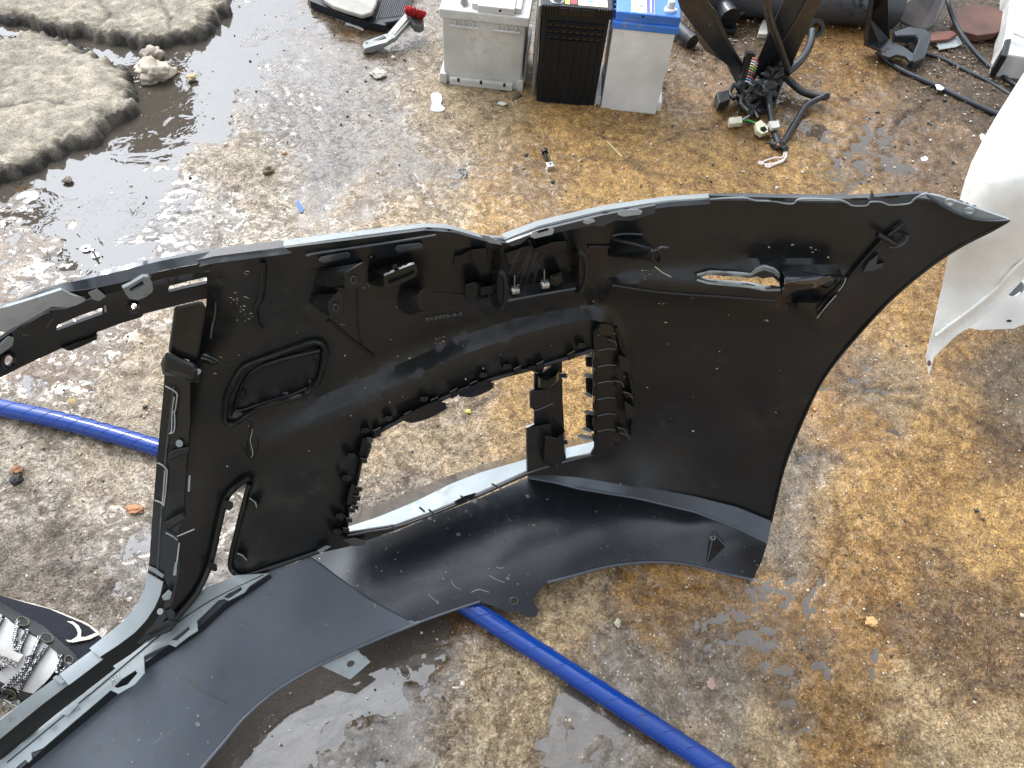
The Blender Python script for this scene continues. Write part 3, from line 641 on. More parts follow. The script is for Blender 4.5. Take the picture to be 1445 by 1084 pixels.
lines = [
    ([(270, 420), (350, 375), (600, 340), (712, 350), (900, 305), (1200, 295), (1400, 315)], 0), ([(300, 480), (420, 460), (600, 440), (850, 400), (1000, 340), (1200, 340)], 0),
    ([(290, 600), (300, 660), (330, 620)], 0), (BU, 0), (BL, [.016, .026, .03, .032, .032, .032, .03, .026, .02]),
    ([(520, 612), (560, 588), (600, 568), (650, 545), (745, 515), (836, 488)], [.034, .036, .036, .036, .034, .026]),
    (LPT, [.004, .014, .022, .03, .034]), ([(346, 690), (332, 745), (330, 800)], [.004, .004, .002]), ([(380, 720), (420, 700)], .022), ([(350, 808), (410, 785), (453, 768)], .018), (LPR, [.036, .036, .034, .026]),
    ([(516, 628), (504, 670), (492, 718), (488, 750)], .006), ([(560, 748), (677, 701), (745, 672), (833, 648)], [.012, .016, .016, .01]),
    ([(848, 480), (850, 560), (848, 630)], .022), ([(880, 470), (895, 540), (895, 620)], 0.004), ([(910, 460), (930, 560), (920, 650)], 0),
    ([(860, 398), (930, 408), (1000, 412), (1085, 418), (1150, 428)], .015), ([(870, 418), (1000, 432), (1130, 445)], .001), ([(930, 370), (1080, 366), (1160, 372)], -.004),
    ([(1110, 402), (1130, 395), (1160, 400), (1176, 392)], [.018, .022, .014, .012]), ([(1100, 372), (1140, 368), (1185, 380)], -.006), ([(1110, 425), (1150, 420)], -.004), ([(1068, 378), (1085, 372), (1103, 380)], .012),
    ([(1020, 500), (1080, 600), (1070, 690)], -.006), ([(1000, 600), (980, 680)], -.003), ([(1130, 520), (1160, 470), (1260, 380), (1350, 330)], 0), ([(1060, 640), (1100, 560)], -.002),
    (OVAL, 0), (OVIN, -.010), ([(352, 555), (400, 530), (435, 515)], -.012),
    ([(262, 850), (290, 760), (300, 690)], 0), ([(300, 800), (315, 720), (345, 683)], -.006)]
WOFF = Off(lines, 16)
W = Surf(WCTL, WOFF)
W0 = Surf(WCTL)
WOUT = [(291, 404), (300, 368), (350, 362), (415, 353), (500, 339), (600, 325), (640, 326), (680, 338), (712, 338), (760, 320), (850, 299), (940, 286), (1000, 282), (1050, 281), (1100, 282), (1200, 285), (1300, 279), (1330, 290), (1422, 310),
        (1400, 325), (1350, 351), (1300, 386), (1250, 430), (1200, 485), (1172, 520), (1150, 556), (1120, 624), (1104, 670), (1088, 738),
        (1040, 718), (980, 703), (900, 688), (820, 674), (780, 671), (745, 671), (677, 701), (599, 732), (560, 748), (520, 762), (490, 772), (453, 780), (410, 796), (345, 817), (330, 813), (322, 799), (325, 774), (340, 724), (352, 681), (332, 691), (322, 706), (316, 724), (304, 774), (297, 801), (280, 838), (255, 870),
        (225, 900), (205, 905), (215, 880), (240, 800), (250, 700), (256, 600), (266, 520), (272, 470), (290, 440), (292, 415)]
TEAR = [(984, 391), (1003, 386), (1022, 390), (1040, 388), (1055, 392), (1068, 390), (1076, 393), (1090, 391), (1100, 398), (1101, 407), (1088, 405), (1078, 408), (1055, 402), (1030, 401), (1000, 397)]
wall = sheet('inner_shell', WOUT, W, MB, B, [OPEN, TEAR], [BU, BL, OVAL, OVIN, LPT, LPR], 9, 7, .0028, sharp=30)
# dark glossy bands and patches that ride on the shell
def patch(name, poly, mat, top=.0025, holes=(), res=10, surf=W, thick=.002, cre=(), sharp=30): return sheet(name, poly, surf, mat, B, holes, cre, res, 6, thick, top, sharp=sharp)

# top edge: rolled outer skin, sky reflection painted into its grey, and the inner flange with its tabs
T0 = [(262, 357), (300, 351), (400, 339), (500, 326), (600, 315), (625, 316), (640, 319), (680, 331), (712, 334)]
T1 = [(268, 370), (300, 362), (400, 349), (500, 335), (600, 322), (625, 323), (642, 326), (680, 337), (708, 341)]
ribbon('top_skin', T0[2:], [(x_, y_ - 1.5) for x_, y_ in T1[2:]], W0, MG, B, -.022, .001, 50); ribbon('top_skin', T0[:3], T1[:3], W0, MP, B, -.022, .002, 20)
ribbon('top_roll', [(a, b + 1.0) for a, b in T1], [(a, b + 10) for a, b in T1], W0, ME, B, .001, .006, 50)
T2 = [(708, 330), (760, 311), (850, 290), (940, 277), (1000, 273)]; T3 = [(712, 338), (762, 318), (850, 297), (940, 283), (1000, 279)]
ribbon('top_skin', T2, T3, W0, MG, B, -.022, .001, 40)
ribbon('top_roll', [(a, b + .8) for a, b in T3], [(a + 3, b + 9) for a, b in T3], W0, ME, B, .001, .006, 40)
T4 = [(1000, 273), (1060, 273), (1120, 274), (1200, 275), (1300, 270), (1318, 274)]; T5 = [(1000, 281), (1060, 281), (1120, 283), (1200, 284), (1300, 279), (1320, 283)]
ribbon('top_skin', T4, T5, W0, ME, B, -.016, .002, 40)
sheet('top_flange', [(402, 350), (500, 338), (600, 325), (640, 328), (690, 342), (715, 343), (700, 352), (682, 348), (604, 352), (560, 362), (535, 364), (524, 358), (494, 372), (444, 378), (425, 378), (419, 372), (415, 358)], W0, MB, B, (), (), 10, 6, .003, .009)
sheet('top_flange', [(715, 343), (765, 325), (850, 304), (925, 290), (924, 300), (890, 312), (868, 311), (850, 320), (835, 318), (770, 332), (745, 336), (735, 344), (722, 348)], W0, ME, B, (), (), 10, 6, .003, .009)
for poly in ([(448, 368), (452, 362), (490, 355), (495, 358), (494, 364), (458, 372)], [(556, 352), (560, 346), (592, 342), (598, 345), (596, 351), (562, 358)]): slab('reinforcing_pad', poly, W0, ME, B, .014, .008, .0015)
tube_px('flange_bead', [(432, 361), (450, 357), (540, 344), (615, 332)], W0, .0125, .0012, ME, B)
# silver clip tabs along the top edge
for poly in ([(748, 334), (752, 327), (776, 320), (782, 324), (780, 331), (754, 337)], [(822, 314), (826, 309), (838, 309), (840, 313), (828, 317)], [(871, 303), (876, 296), (900, 295), (907, 298), (904, 303), (880, 306)]):
    slab('edge_tab', poly, W0, MS, B, .016, .011, .0006)
slab('edge_tab', [(676, 331), (690, 333), (706, 343), (709, 346), (690, 343)], W0, MG, B, .013, .009, .0005)
slab('edge_notch', [(757, 326), (772, 322), (775, 325), (760, 329)], W0, MBD, B, .0175, .013, .0003)
# jagged flange along the wing's top edge
sheet('wing_flange', [(1000, 276), (1040, 277), (1100, 279), (1170, 280), (1228, 281), (1231, 270), (1234, 278), (1300, 273), (1308, 273), (1298, 278), (1288, 282), (1283, 287), (1266, 288), (1254, 289), (1243, 284), (1228, 284), (1222, 290), (1203, 290), (1195, 284), (1180, 281), (1130, 280), (1120, 287), (1108, 286), (1090, 282), (1065, 281), (1055, 279), (1030, 281), (1002, 281)],
      W0, ME, B, (), (), 8, 5, .0025, .010)
tube_px('flange_lip', [(1002, 281), (1048, 279), (1066, 283), (1092, 284), (1108, 287), (1120, 287), (1130, 281), (1180, 282), (1195, 286), (1203, 290), (1222, 290), (1228, 285), (1243, 285), (1254, 289), (1266, 289), (1283, 287), (1290, 281), (1300, 275), (1308, 273)], W0, .011, .0010, MG, B)
for poly in ([(1086, 281), (1107, 280), (1108, 283), (1088, 283)], [(1200, 280), (1224, 279), (1226, 282), (1204, 283)], [(1246, 277), (1268, 276), (1269, 279), (1248, 280)]): slab('flange_slot', poly, W0, MBD, B, .0125, .009, 0)
TIPF = [(1304, 273), (1325, 277), (1360, 288), (1392, 299), (1424, 310), (1400, 311), (1372, 308), (1350, 300), (1332, 291), (1320, 283), (1310, 277)]
sheet('wing_tip_flange', TIPF, W0, MG, B, [ell(1340, 286, 5.5, 3, 12, .15), ell(1368, 298, 6, 3.2, 12, .2)], (), 7, 4, .003, lambda v: .006 + .0 * v[:, 0])
for cx, cy in ((1340, 286), (1368, 298)):
    V, f = join([tube_geo(list(W0.at(ell(cx, cy, 6.5, 3.9, 16, .18) + [ell(cx, cy, 6.5, 3.9, 16, .18)[0]], .008)), .0010, 6)]); obj('bolt_hole_rim', V, f, MG, B, True)
tube_px('wing_tip_lip', [(1308, 276), (1320, 284), (1332, 292), (1350, 301), (1372, 309), (1400, 312), (1424, 311)], W0, .008, .0012, ME, B)
tube_px('wheel_arch_edge', [(1424, 311), (1400, 325), (1350, 351), (1300, 386), (1250, 430), (1200, 485), (1172, 520), (1150, 556), (1120, 624), (1104, 670), (1088, 738)], W0, .0005, .0016, MB, B)
# felt pad, rib and hooks on the wing
sheet('felt_pad', [(1152, 437), (1200, 385), (1258, 326), (1284, 332), (1283, 372), (1262, 395), (1190, 467), (1165, 449)], W, plastic('pad_plastic', (.013, .012, .013), .32, .1, .1, speck=.3), B, (), (), 12, 8, .002, .003)
tube_px('wing_rib', [(1156, 447), (1170, 428), (1215, 372), (1245, 340), (1276, 316)], W, .006, .0022, MBD, B)
tube_px('scratch', [(1153, 449), (1168, 430), (1180, 417)], W, .0085, .0006, MCHIP, B, 5); tube_px('scratch', [(1183, 411), (1190, 402), (1194, 392)], W, .0085, .0005, MCHIP, B, 5)
tube_px('hook', [(1238, 330), (1252, 338), (1264, 345)], W, [.012, .014, .010], .0030, MBD, B) if False else tube('hook', list(W.at([(1238, 330), (1252, 338), (1266, 346)], .012)), [.0032, .0030, .002], MBD, B, 10, 4)
tube_px('hook_edge', [(1255, 348), (1264, 349), (1276, 343), (1281, 333)], W, .010, .0014, ME, B)
loft('torn_boss', [([(1218, 384), (1226, 370), (1238, 360), (1236, 374), (1246, 371), (1246, 376), (1232, 382)], .009), ([(1214, 388), (1224, 366), (1240, 356), (1240, 372), (1250, 370), (1248, 380), (1230, 386)], -.001)], W, ME, B, .0006)
# crumpled dent lips round the tear
ribbon('crumpled_edge', [(984, 389), (1003, 384), (1040, 386), (1060, 388), (1068, 380), (1078, 376), (1092, 380), (1100, 388)], [(984, 392), (1003, 388), (1040, 391), (1060, 393), (1070, 390), (1080, 388), (1092, 392), (1099, 400)], W, MG, B, .006, -.006, 30, 3)
ribbon('crumpled_edge', [(984, 394), (1000, 399), (1055, 404), (1080, 410), (1102, 409)], [(984, 390), (1000, 394), (1055, 398), (1080, 403), (1100, 403)], W, MG, B, .003, -.007, 30, 3)
rowmesh('crumpled_bulge', [W.at(smooth_line([(1100 + 3 * k, 376 + abs(k - 4) * 1.2), (1106 + 9 * k, 384 + k), (1108 + 8.6 * k, 398 + (k > 5) * -3), (1104 + 6 * k, 412 - max(0, k - 4) * 1.6), (1104 + 5 * k, 424 - k)], 5), np.interp(np.arange(21), [0, 5, 10, 15, 20], [-.002, .016, .027 - .0022 * k, .014, -.004])) for k in range(9)], MP, B, .002)
loft('crumpled_fold', [([(1158, 394), (1164, 389), (1176, 389), (1178, 398), (1166, 405), (1160, 402)], .012), ([(1154, 396), (1162, 387), (1180, 387), (1182, 399), (1166, 409), (1156, 404)], .001)], W, MBD, B, .002)
for cx, cy, r in ((1012, 394, 5), (1035, 396, 7), (1060, 397, 7), (1082, 399, 8)): pass

# long dark horizontal step under the tear
tube_px('shell_crease', [(862, 402), (930, 412), (1010, 418), (1095, 424)], W, .0, .0022, MB, B)

# ---- brackets on the upper shell
loft('mounting_bracket', [([(486, 385), (514, 369), (515, 402), (491, 410)], .050), ([(440, 403), (447, 380), (512, 366), (512, 400)], -.002)], W, MBD, B, .0015)
loft('bracket_plate', [([(485, 386), (514, 369), (517, 372), (517, 403), (491, 411), (486, 407)], .053), ([(485, 386), (514, 369), (517, 372), (517, 403), (491, 411), (486, 407)], .048)], W, MB, B, .001)
slab('bracket_hole', ell(499, 395, 3.6, 4.8, 14, .2), W, MBD, B, .0540, .045, 0)
V, f = tube_geo(list(W.at(ell(499, 395, 4.0, 5.2, 16) + [ell(499, 395, 4.0, 5.2, 16)[0]], .054)), .0007, 5); obj('hole_rim', V, f, ME, B, True)
loft('mounting_bracket', [([(462, 428), (477, 413), (485, 416), (484, 441), (466, 449)], .046), ([(433, 426), (438, 417), (470, 409), (478, 420), (462, 446)], -.002)], W, MBD, B, .0015)
slab('bracket_plate', [(461, 428), (477, 412), (486, 416), (485, 442), (466, 450)], W, MB, B, .049, .044, .001)
slab('bracket_hole', ell(474, 434, 3.6, 4.6, 14, .2), W, MBD, B, .0505, .045, 0)
V, f = tube_geo(list(W.at(ell(474, 434, 4.0, 5.0, 16) + [ell(474, 434, 4.0, 5.0, 16)[0]], .0505)), .0007, 5); obj('hole_rim', V, f, ME, B, True)
loft('slot_socket', [([(543, 390), (584, 374), (589, 378), (589, 388), (548, 408), (543, 402)], .046), ([(518, 378), (560, 368), (585, 368), (585, 385), (535, 404), (518, 402)], -.002)], W, MBD, B, .0015)
SOCK = smooth_line([(542, 392), (546, 388), (580, 374), (587, 375), (589, 380), (588, 387), (583, 392), (551, 407), (545, 407), (542, 402)], 3, True)
sheet('socket_rim', SOCK, W, MB, B, [[(547, 393), (583, 380), (585, 386), (549, 401)]], (), 6, 4, .003, .0495)
slab('socket_latch', [(553, 375), (560, 372), (562, 378), (556, 381)], W, MB, B, .048, .03, .0006)
loft('sensor_boss', [(ell(603, 423, 9.5, 16, 24, .1), .040), (ell(600, 423, 11, 17, 24, .1), .0395), (ell(588, 423, 16, 18, 24, .1), .022), (ell(578, 425, 19, 20, 24, .1), -.003)], W, MB, B, .0012, True)
tube_px('rib', [(463, 452), (480, 466), (505, 486), (527, 502)], W, .001, .0016, MBD, B)
tube_px('rib', [(371, 368), (372, 385), (368, 420), (360, 436), (363, 455), (368, 464)], W, .001, .0030, MBD, B)
tube_px('panel_step', [(517, 404), (505, 405), (504, 430), (506, 470), (512, 490)], W, .0004, .0010, MB, B); tube_px('panel_step', [(588, 410), (620, 414), (655, 415)], W, .0004, .0008, MB, B)
# oval plug
for pl, e, r in ((OVAL, .0035, .0034), (OVIN, .003, .0018)):
    q = smooth_line(pl, 3, True); q.append(q[0]); V, f = tube_geo(list(W.at(q, e)), r, 8); obj('recess_rim', V, f, MBD, B, True)
tube_px('recess_bar', [(372, 515), (400, 506), (430, 499), (453, 494)], W, .006, .0028, MB, B)
slab('recess_latch', [(336, 556), (345, 550), (348, 558), (340, 564)], W, MBD, B, .004, -.006, .001); slab('recess_latch', [(440, 502), (450, 499), (452, 508), (443, 511)], W, MBD, B, .004, -.006, .001)
# crack running down from the recess
tube_px('crack', [(338, 592), (350, 596), (354, 606), (351, 620), (349, 634), (355, 650)], W, .0006, .0014, MBD, B, 6)
tube_px('crack', [(341, 628), (348, 640), (354, 648), (361, 636), (364, 622), (361, 618)], W, .0006, .0009, MBD, B, 6)
tube_px('crack_edge', [(350, 600), (356, 608), (353, 622), (357, 640), (352, 648)], W, .0012, .0004, MCHIP, B, 5)

# parking sensor / tow hook latch unit between two discs
M_ = (700, 1000)
sheet('latch_housing', [(652, 360), (672, 348), (740, 340), (812, 322), (822, 340), (822, 400), (812, 407), (714, 425), (696, 420), (690, 400), (668, 392), (648, 388), (640, 378), (642, 362)], W, MBD, B, (), (), 10, 6, .003, .006)
ribbon('latch_shelf', [(712, 424), (760, 416), (812, 407)], [(708, 406), (756, 400), (812, 390)], W, MB, B, .030, .006, 12)
tube_px('latch_rod', [(712, 425), (760, 416), (812, 407)], W, .031, .0014, ME, B)
loft('hinge_disc', [(ell(708, 409, 6, 27, 24, -.06), .040), (ell(702, 408, 7, 27, 24, -.06), .022), (ell(698, 406, 8, 28, 24, -.06), .0)], W, MBD, B, .001, True)
tube_px('hinge_disc_rim', [(707, 384), (712, 390), (714, 408), (712, 428), (707, 436)], W, .041, .0026, MB, B)
loft('hinge_disc', [(ell(822, 383, 5, 29, 24, -.03), .036), (ell(817, 383, 6, 30, 24, -.03), .020), (ell(812, 382, 7, 32, 24, -.03), .0)], W, MBD, B, .001, True)
tube_px('hinge_disc_rim', [(819, 356), (825, 362), (828, 380), (826, 398), (820, 411)], W, .037, .0026, MB, B)
loft('latch_box', [([(656, 402), (669, 398), (675, 402), (672, 424), (660, 426), (656, 422)], .028), ([(655, 400), (668, 396), (690, 396), (690, 420), (660, 424), (655, 420)], 0)], W, MBD, B, .0015)
slab('latch_arm', [(675, 406), (700, 402), (700, 414), (675, 418)], W, MBD, B, .020, .0, .001)
slab('latch_box', [(664, 353), (686, 350), (690, 368), (668, 374)], W, MBD, B, .020, .0, .001); slab('latch_box', [(712, 358), (748, 346), (750, 366), (716, 374)], W, MB, B, .012, .0, .001)
slab('connector_block', [(776, 389), (792, 384), (795, 398), (785, 405), (777, 402)], W, MBD, B, .026, 0, .001); slab('connector_mouth', [(780, 391), (790, 388), (791, 397), (782, 400)], W, MB, B, .028, .02, .0005)
slab('latch_lever', [(752, 352), (778, 342), (800, 340), (802, 352), (770, 360)], W, MBD, B, .022, 0, .0015)
for cx, cy in ((727, 409), (769, 401)):
    sp = W.at([(cx - 5, cy + .6), (cx + 5, cy - .6)], .022); a0, b0_ = Vector(sp[0]), Vector(sp[1]); d = b0_ - a0; s = d.orthogonal().normalized(); u = d.cross(s).normalized()
    pp = [a0 + d * (i / 60) + (s * math.cos(i * .63) + u * math.sin(i * .63)) * .0045 for i in range(61)]
    V, f = tube_geo(pp, .0007, 5); obj('torsion_spring', V, f, MSTEEL, B, True)
    tube_px('spring_leg', [(cx - 1, cy - 5), (cx - 1, cy - 20)], W, .026, .0007, MSTEEL, B, 5)
# a web of dry roots / cobweb threads across the latch
parts = []
for i in range(22):
    x0 = rng.uniform(728, 765); y0 = rng.uniform(345, 360); x1 = x0 + rng.uniform(-22, 4) ; y1 = y0 + rng.uniform(25, 60)
    q = W.at([(x0 + 8, y0), ((x0 + x1) / 2 + rng.uniform(-5, 5), (y0 + y1) / 2), (x1, y1)], [.01, .024, .026]); parts.append(tube_geo(smooth_line(list(q), 4), .00013, 4))
V, f = join(parts); o = obj('cobweb', V, f, simple('web_threads', (.06, .053, .043), .8), B, True); o['kind'] = 'stuff'
tube_px('rib', [(830, 348), (860, 348)], W, .002, .0015, MB, B)
# pointed screw horn on the right
loft('screw_horn', [([(917, 356), (928, 352), (938, 356), (937, 366), (926, 371), (917, 368)], .062), ([(855, 362), (857, 342), (864, 333), (905, 333), (912, 345), (905, 368)], -.002)], W, MBD, B, .0025)
V, f = tube_geo(list(W.at(ell(927, 361, 6.5, 8, 18, -.2) + [ell(927, 361, 6.5, 8, 18, -.2)[0]], .065)), .0016, 8); obj('screw_boss', V, f, MB, B, True)
slab('screw_hole', ell(927, 361, 4.8, 6.2, 14, -.2), W, MBD, B, .0645, .05, 0)
tube_px('horn_flash', [(864, 333), (880, 330), (907, 331)], W, .012, .0010, ME, B, 6); tube_px('horn_flash', [(929, 351), (934, 349), (943, 350)], W, .064, .0010, ME, B, 6)
tube_px('dry_stem', [(924, 376), (934, 384), (947, 391)], W, .012, .0006, simple('dry_grass', (.5, .42, .28), .8), B, 5)
# embossed numbers
def emboss(s, px, py, px2, py2, size, e):
    a_ = W.at([(px, py)], e)[0]; b_ = W.at([(px2, py2)], e)[0]; up = W.at([(px, py - 10)], e)[0] - a_
    V, f = text_geo(s, a_, b_ - a_, up, size, .0004); obj('embossed_number', V, f, MCHIPD, B)
MCHIPD = simple('emboss_edge', (.11, .11, .10), .5)
emboss('895', 511, 408, 530, 402, .010, .0022); emboss('8K8895-8-5', 600, 453, 655, 444, .0085, .0022)
# dust blobs / flakes stuck to the shell
parts = []
mdust = simple('dust_flakes', (.42, .35, .24), .8)
for i in range(60):
    px, py = rng.uniform(300, 1200), rng.uniform(345, 690)
    if not inside(np.array([[px, py]]), WOUT)[0] or inside(np.array([[px, py]]), OPEN)[0]: continue
    c_ = W.at([(px, py)], .001)[0]; r = rng.uniform(.0004, .0013); parts.append(lump(c_, r * rng.uniform(.6, 2), r, r * .8, i, 1, .5))
for px, py, r in ((327, 417, .003), (334, 424, .003), (338, 432, .004), (345, 437, .003), (350, 420, .003), (352, 448, .003), (350, 384, .003), (483, 458, .002), (907, 387, .003), (912, 391, .002), (936, 427, .002), (755, 741, .003), (978, 420, .002), (1150, 352, .003), (624, 478, .003), (617, 481, .003)):
    for j in range(4):
        c_ = W.at([(px + rng.normal(0, 3.5), py + rng.normal(0, 3.5))], .0008)[0]; k_ = r * rng.uniform(.12, .42); parts.append(lump(c_, k_ * rng.uniform(1, 2), k_ * .7, k_ * .5, px + j, 1, .8))
V, f = join(parts); o = obj('dust_flakes', V, f, mdust, B, True); o['kind'] = 'stuff'

# ---- fog lamp opening: rail, clips, pins
tube_px('opening_rail', [(519, 622), (535, 609), (560, 595), (600, 574), (650, 551), (700, 533), (750, 520), (793, 507), (834, 494)], W, .005, .0030, MB, B, 10)
for poly in ([(562, 590), (590, 577), (617, 565), (629, 569), (631, 576), (606, 590), (580, 597), (574, 596)], [(643, 554), (660, 547), (682, 538), (696, 540), (696, 547), (680, 556), (665, 561), (649, 560)]):
    slab('retaining_clip', poly, W, MBD, B, .018, .004, .0012)
    q = [poly[-2], poly[-3], poly[-4], poly[-5]]; tube_px('clip_lip', q, W, .0185, .0007, MCHIPD, B, 5)
for px, py in ((515, 607), (548, 590), (598, 563), (682, 529), (715, 517), (820, 487)): slab('clip_knob', [(px - 7, py + 3), (px - 4, py - 3), (px + 6, py - 3), (px + 7, py + 2), (px, py + 5)], W, MB, B, .013, 0, .001)
# left return wall with its clips
for poly in ([(512, 617), (523, 622), (525, 630), (519, 647), (511, 650), (506, 640)], [(497, 682), (508, 690), (507, 697), (502, 716), (489, 712), (492, 695)]):
    slab('retaining_clip', poly, W, MBD, B, .016, .0, .001)
for px, py in ((496, 643), (489, 674), (480, 728), (476, 750)): slab('clip_knob', [(px - 6, py - 3), (px + 3, py - 4), (px + 8, py + 1), (px + 2, py + 6), (px - 6, py + 4)], W, MB, B, .020, .0, .001)
tube_px('opening_rail', [(519, 624), (510, 650), (503, 682), (492, 718), (489, 752)], W, .005, .0022, MBD, B)
# pillar between the two openings
PILF = [(754, 527), (765, 526), (793, 508), (794, 565), (797, 616), (799, 650), (744, 667), (743, 604), (754, 599), (754, 579), (748, 575), (748, 552), (754, 549)]
pil = sheet('pillar', PILF, W0, MB, B, (), [[(778, 530), (779, 590), (784, 655)]], 8, 6, .003, lambda v: .034 + .006 * np.exp(-((v[:, 0] - 779) / 8) ** 2))
slab('pillar_flange', [(744, 604), (777, 598), (782, 655), (744, 667)], W0, MB, B, .046, .040, .0008); slab('pillar_flange', [(748, 552), (777, 549), (779, 572), (754, 579), (748, 575)], W0, MB, B, .046, .038, .0008)
tube_px('pillar_ridge', [(755, 579), (765, 576), (780, 569)], W0, .047, .0014, ME, B)
loft('pillar_bracket', [([(762, 534), (774, 539), (784, 530), (786, 536), (775, 548), (762, 547)], .062), ([(758, 530), (776, 530), (790, 522), (790, 536), (778, 552), (758, 549)], .036)], W0, MBD, B, .001)
loft('pillar_bracket', [([(770, 615), (786, 619), (795, 612), (797, 640), (783, 656), (768, 648)], .066), ([(766, 610), (784, 612), (798, 606), (799, 645), (786, 662), (764, 655)], .038)], W0, MBD, B, .001)
for px, py in ((796, 530), (797, 624)): slab('pillar_pin', [(px - 6, py - 3), (px + 3, py - 3), (px + 4, py + 3), (px - 5, py + 3)], W0, MBD, B, .058, .050, .0006); tube_px('pin_lip', [(px - 5, py - 3), (px + 3, py - 3), (px + 4, py + 3), (px - 4, py + 3)], W0, .059, .0006, MG, B, 5)
slab('pillar_top_slot', [(744, 518), (752, 516), (768, 521), (764, 527), (750, 524)], W, MBD, B, .012, 0, .001)
# side column with clips whose wet shine is put into their grey
sheet('side_column', [(838, 470), (846, 459), (864, 459), (872, 470), (876, 520), (882, 570), (883, 606), (872, 628), (848, 636), (838, 632), (839, 560)], W, MB, B, (), [[(866, 470), (872, 560), (872, 620)]], 8, 6, .003, lambda v: .012 - .008 * (v[:, 0] > 868))
for k, y0 in enumerate((470, 492, 515, 538, 561, 584, 606)): tube_px('column_rib', [(843, y0 + 3), (858, y0), (868, y0 + 1)], W, .0135, .0008, MCHIPD, B, 5)
slab('column_cap', [(842, 466), (848, 457), (862, 457), (868, 465), (862, 474), (848, 474)], W, MB, B, .022, .005, .0015)
for y0, x0, L in ((500, 823, 16), (530, 822, 20), (557, 823, 12), (582, 822, 20), (606, 820, 14), (616, 813, 24)):
    loft('column_clip', [([(x0, y0 - 1), (x0 + 6, y0 - 4), (x0 + L, y0), (x0 + L + 1, y0 + 4), (x0 + 8, y0 + 2)], .014), ([(x0 + 1, y0), (x0 + 6, y0 - 3), (x0 + L, y0 + 2), (x0 + L + 1, y0 + 6), (x0 + 8, y0 + 4)], .004)], W0, MG, B, .0006)
for y0, y1 in ((503, 517), (533, 557), (585, 607)): slab('column_plate', [(826, y0), (838, y0 + 2), (838, y1 + 2), (827, y1)], W0, MBD, B, .008, .002, .0006)
for y0 in (508, 528, 548, 568, 590, 612): slab('column_tooth', [(836, y0), (843, y0 + 1), (843, y0 + 12), (836, y0 + 10)], W, MBD, B, .018, .005, .0008)
tube_px('column_rail', [(868, 462), (880, 500), (890, 540), (893, 580), (890, 612)], W, .010, .0028, MBD, B)
for poly in ([(872, 502), (876, 502), (889, 508), (891, 514), (890, 526), (876, 524)], [(881, 567), (884, 568), (896, 576), (897, 582), (895, 590), (884, 592)]): slab('side_tab', poly, W, MB, B, .022, .016, .0006)
for px, py in ((862, 482), (872, 540), (884, 556), (876, 606), (880, 614)): slab('side_clip', [(px - 5, py - 3), (px + 5, py), (px + 8, py + 6), (px - 1, py + 5)], W, MBD, B, .020, .006, .0006); tube_px('clip_lip', [(px - 5, py - 3), (px + 5, py), (px + 8, py + 6)], W, .0205, .0007, MCHIPD, B, 5)
# little pins on the lower edge of the opening
for x0, y0, x1, y1 in ((694, 683, 706, 689), (650, 700, 661, 706), (605, 719, 614, 727), (592, 716, 599, 722), (552, 741, 560, 748)): tube_px('alignment_pin', [(x0, y0), (x1, y1)], W, .012, .0014, ME, B, 6)
tube_px('lower_rail', [(490, 757), (520, 751), (556, 745), (600, 730), (677, 699), (744, 669), (800, 652), (836, 643)], W, .006, .0022, MBD, B)
slab('rail_clip', [(484, 762), (500, 759), (518, 764), (514, 769), (498, 771)], W, ME, B, .020, .008, .0008); slab('rail_clip', [(447, 777), (460, 770), (468, 771), (452, 781)], W, MG, B, .014, .008, .0006); slab('rail_clip', [(640, 708), (655, 700), (672, 695), (668, 702), (645, 711)], W, MBD, B, .014, .004, .0008)

# ---- exterior skin seen through the opening (beyond and below its edge)
def horiz(name, A, za, Bl_, zb, mat, n=30, zc=None, Cc=None, thick=.002):
    a_ = np.array([P(x, y, z) for (x, y), z in zip(resample_n(A, n), np.interp(np.linspace(0, 1, n), np.linspace(0, 1, len(za)), za) if isinstance(za, (list, tuple)) else [za] * n)])
    b_ = np.array([P(x, y, z) for (x, y), z in zip(resample_n(Bl_, n), np.interp(np.linspace(0, 1, n), np.linspace(0, 1, len(zb)), zb) if isinstance(zb, (list, tuple)) else [zb] * n)])
    return rowmesh(name, [a_ * (1 - t) + b_ * t for t in (0, .5, 1)], mat, B, thick)
LO = [(486, 757), (549, 745), (562, 742), (599, 729), (677, 698), (746, 667), (800, 650), (842, 638)]
LM = [(489, 744), (530, 731), (562, 718), (590, 706), (638, 682), (677, 667), (743, 648), (800, 632), (842, 622)]
LF = [(492, 730), (520, 716), (538, 710), (580, 693), (635, 671), (693, 652), (743, 641), (800, 624), (842, 612)]
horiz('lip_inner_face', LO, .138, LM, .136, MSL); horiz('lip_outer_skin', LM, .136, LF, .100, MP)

# ---- lower valance
LIP1 = smooth_line([(592, 878), (570, 887), (540, 899), (500, 916), (450, 939), (400, 968), (370, 990), (340, 1018), (318, 1045), (290, 1078), (262, 1112)], 4)
LIP2 = smooth_line([(1062, 818), (1030, 811), (1000, 803), (965, 796), (930, 793), (890, 795), (850, 801), (800, 815), (772, 822)], 4)
VOUT1 = [(318, 822), (345, 812), (410, 797), (436, 786), (452, 797), (470, 811), (495, 829), (520, 846), (545, 860), (575, 876)] + [tuple(p_) for p_ in LIP1] + [ (200, 1190), (-60, 1190), (-60, 1105), (0, 1055), (44, 1022), (94, 985), (138, 950), (190, 912), (240, 884), (290, 834)]
VC = [(345, 815, .128), (436, 786, .135), (250, 900, .115), (150, 975, .105), (0, 1080, .10), (-60, 1120, .10), (592, 878, .060), (500, 916, .055), (370, 988, .05), (290, 1078, .05), (200, 1190, .05), (-60, 1190, .08), (515, 842, .085), (420, 890, .098), (300, 980, .088), (150, 1090, .085)]
V1 = Surf(VC)
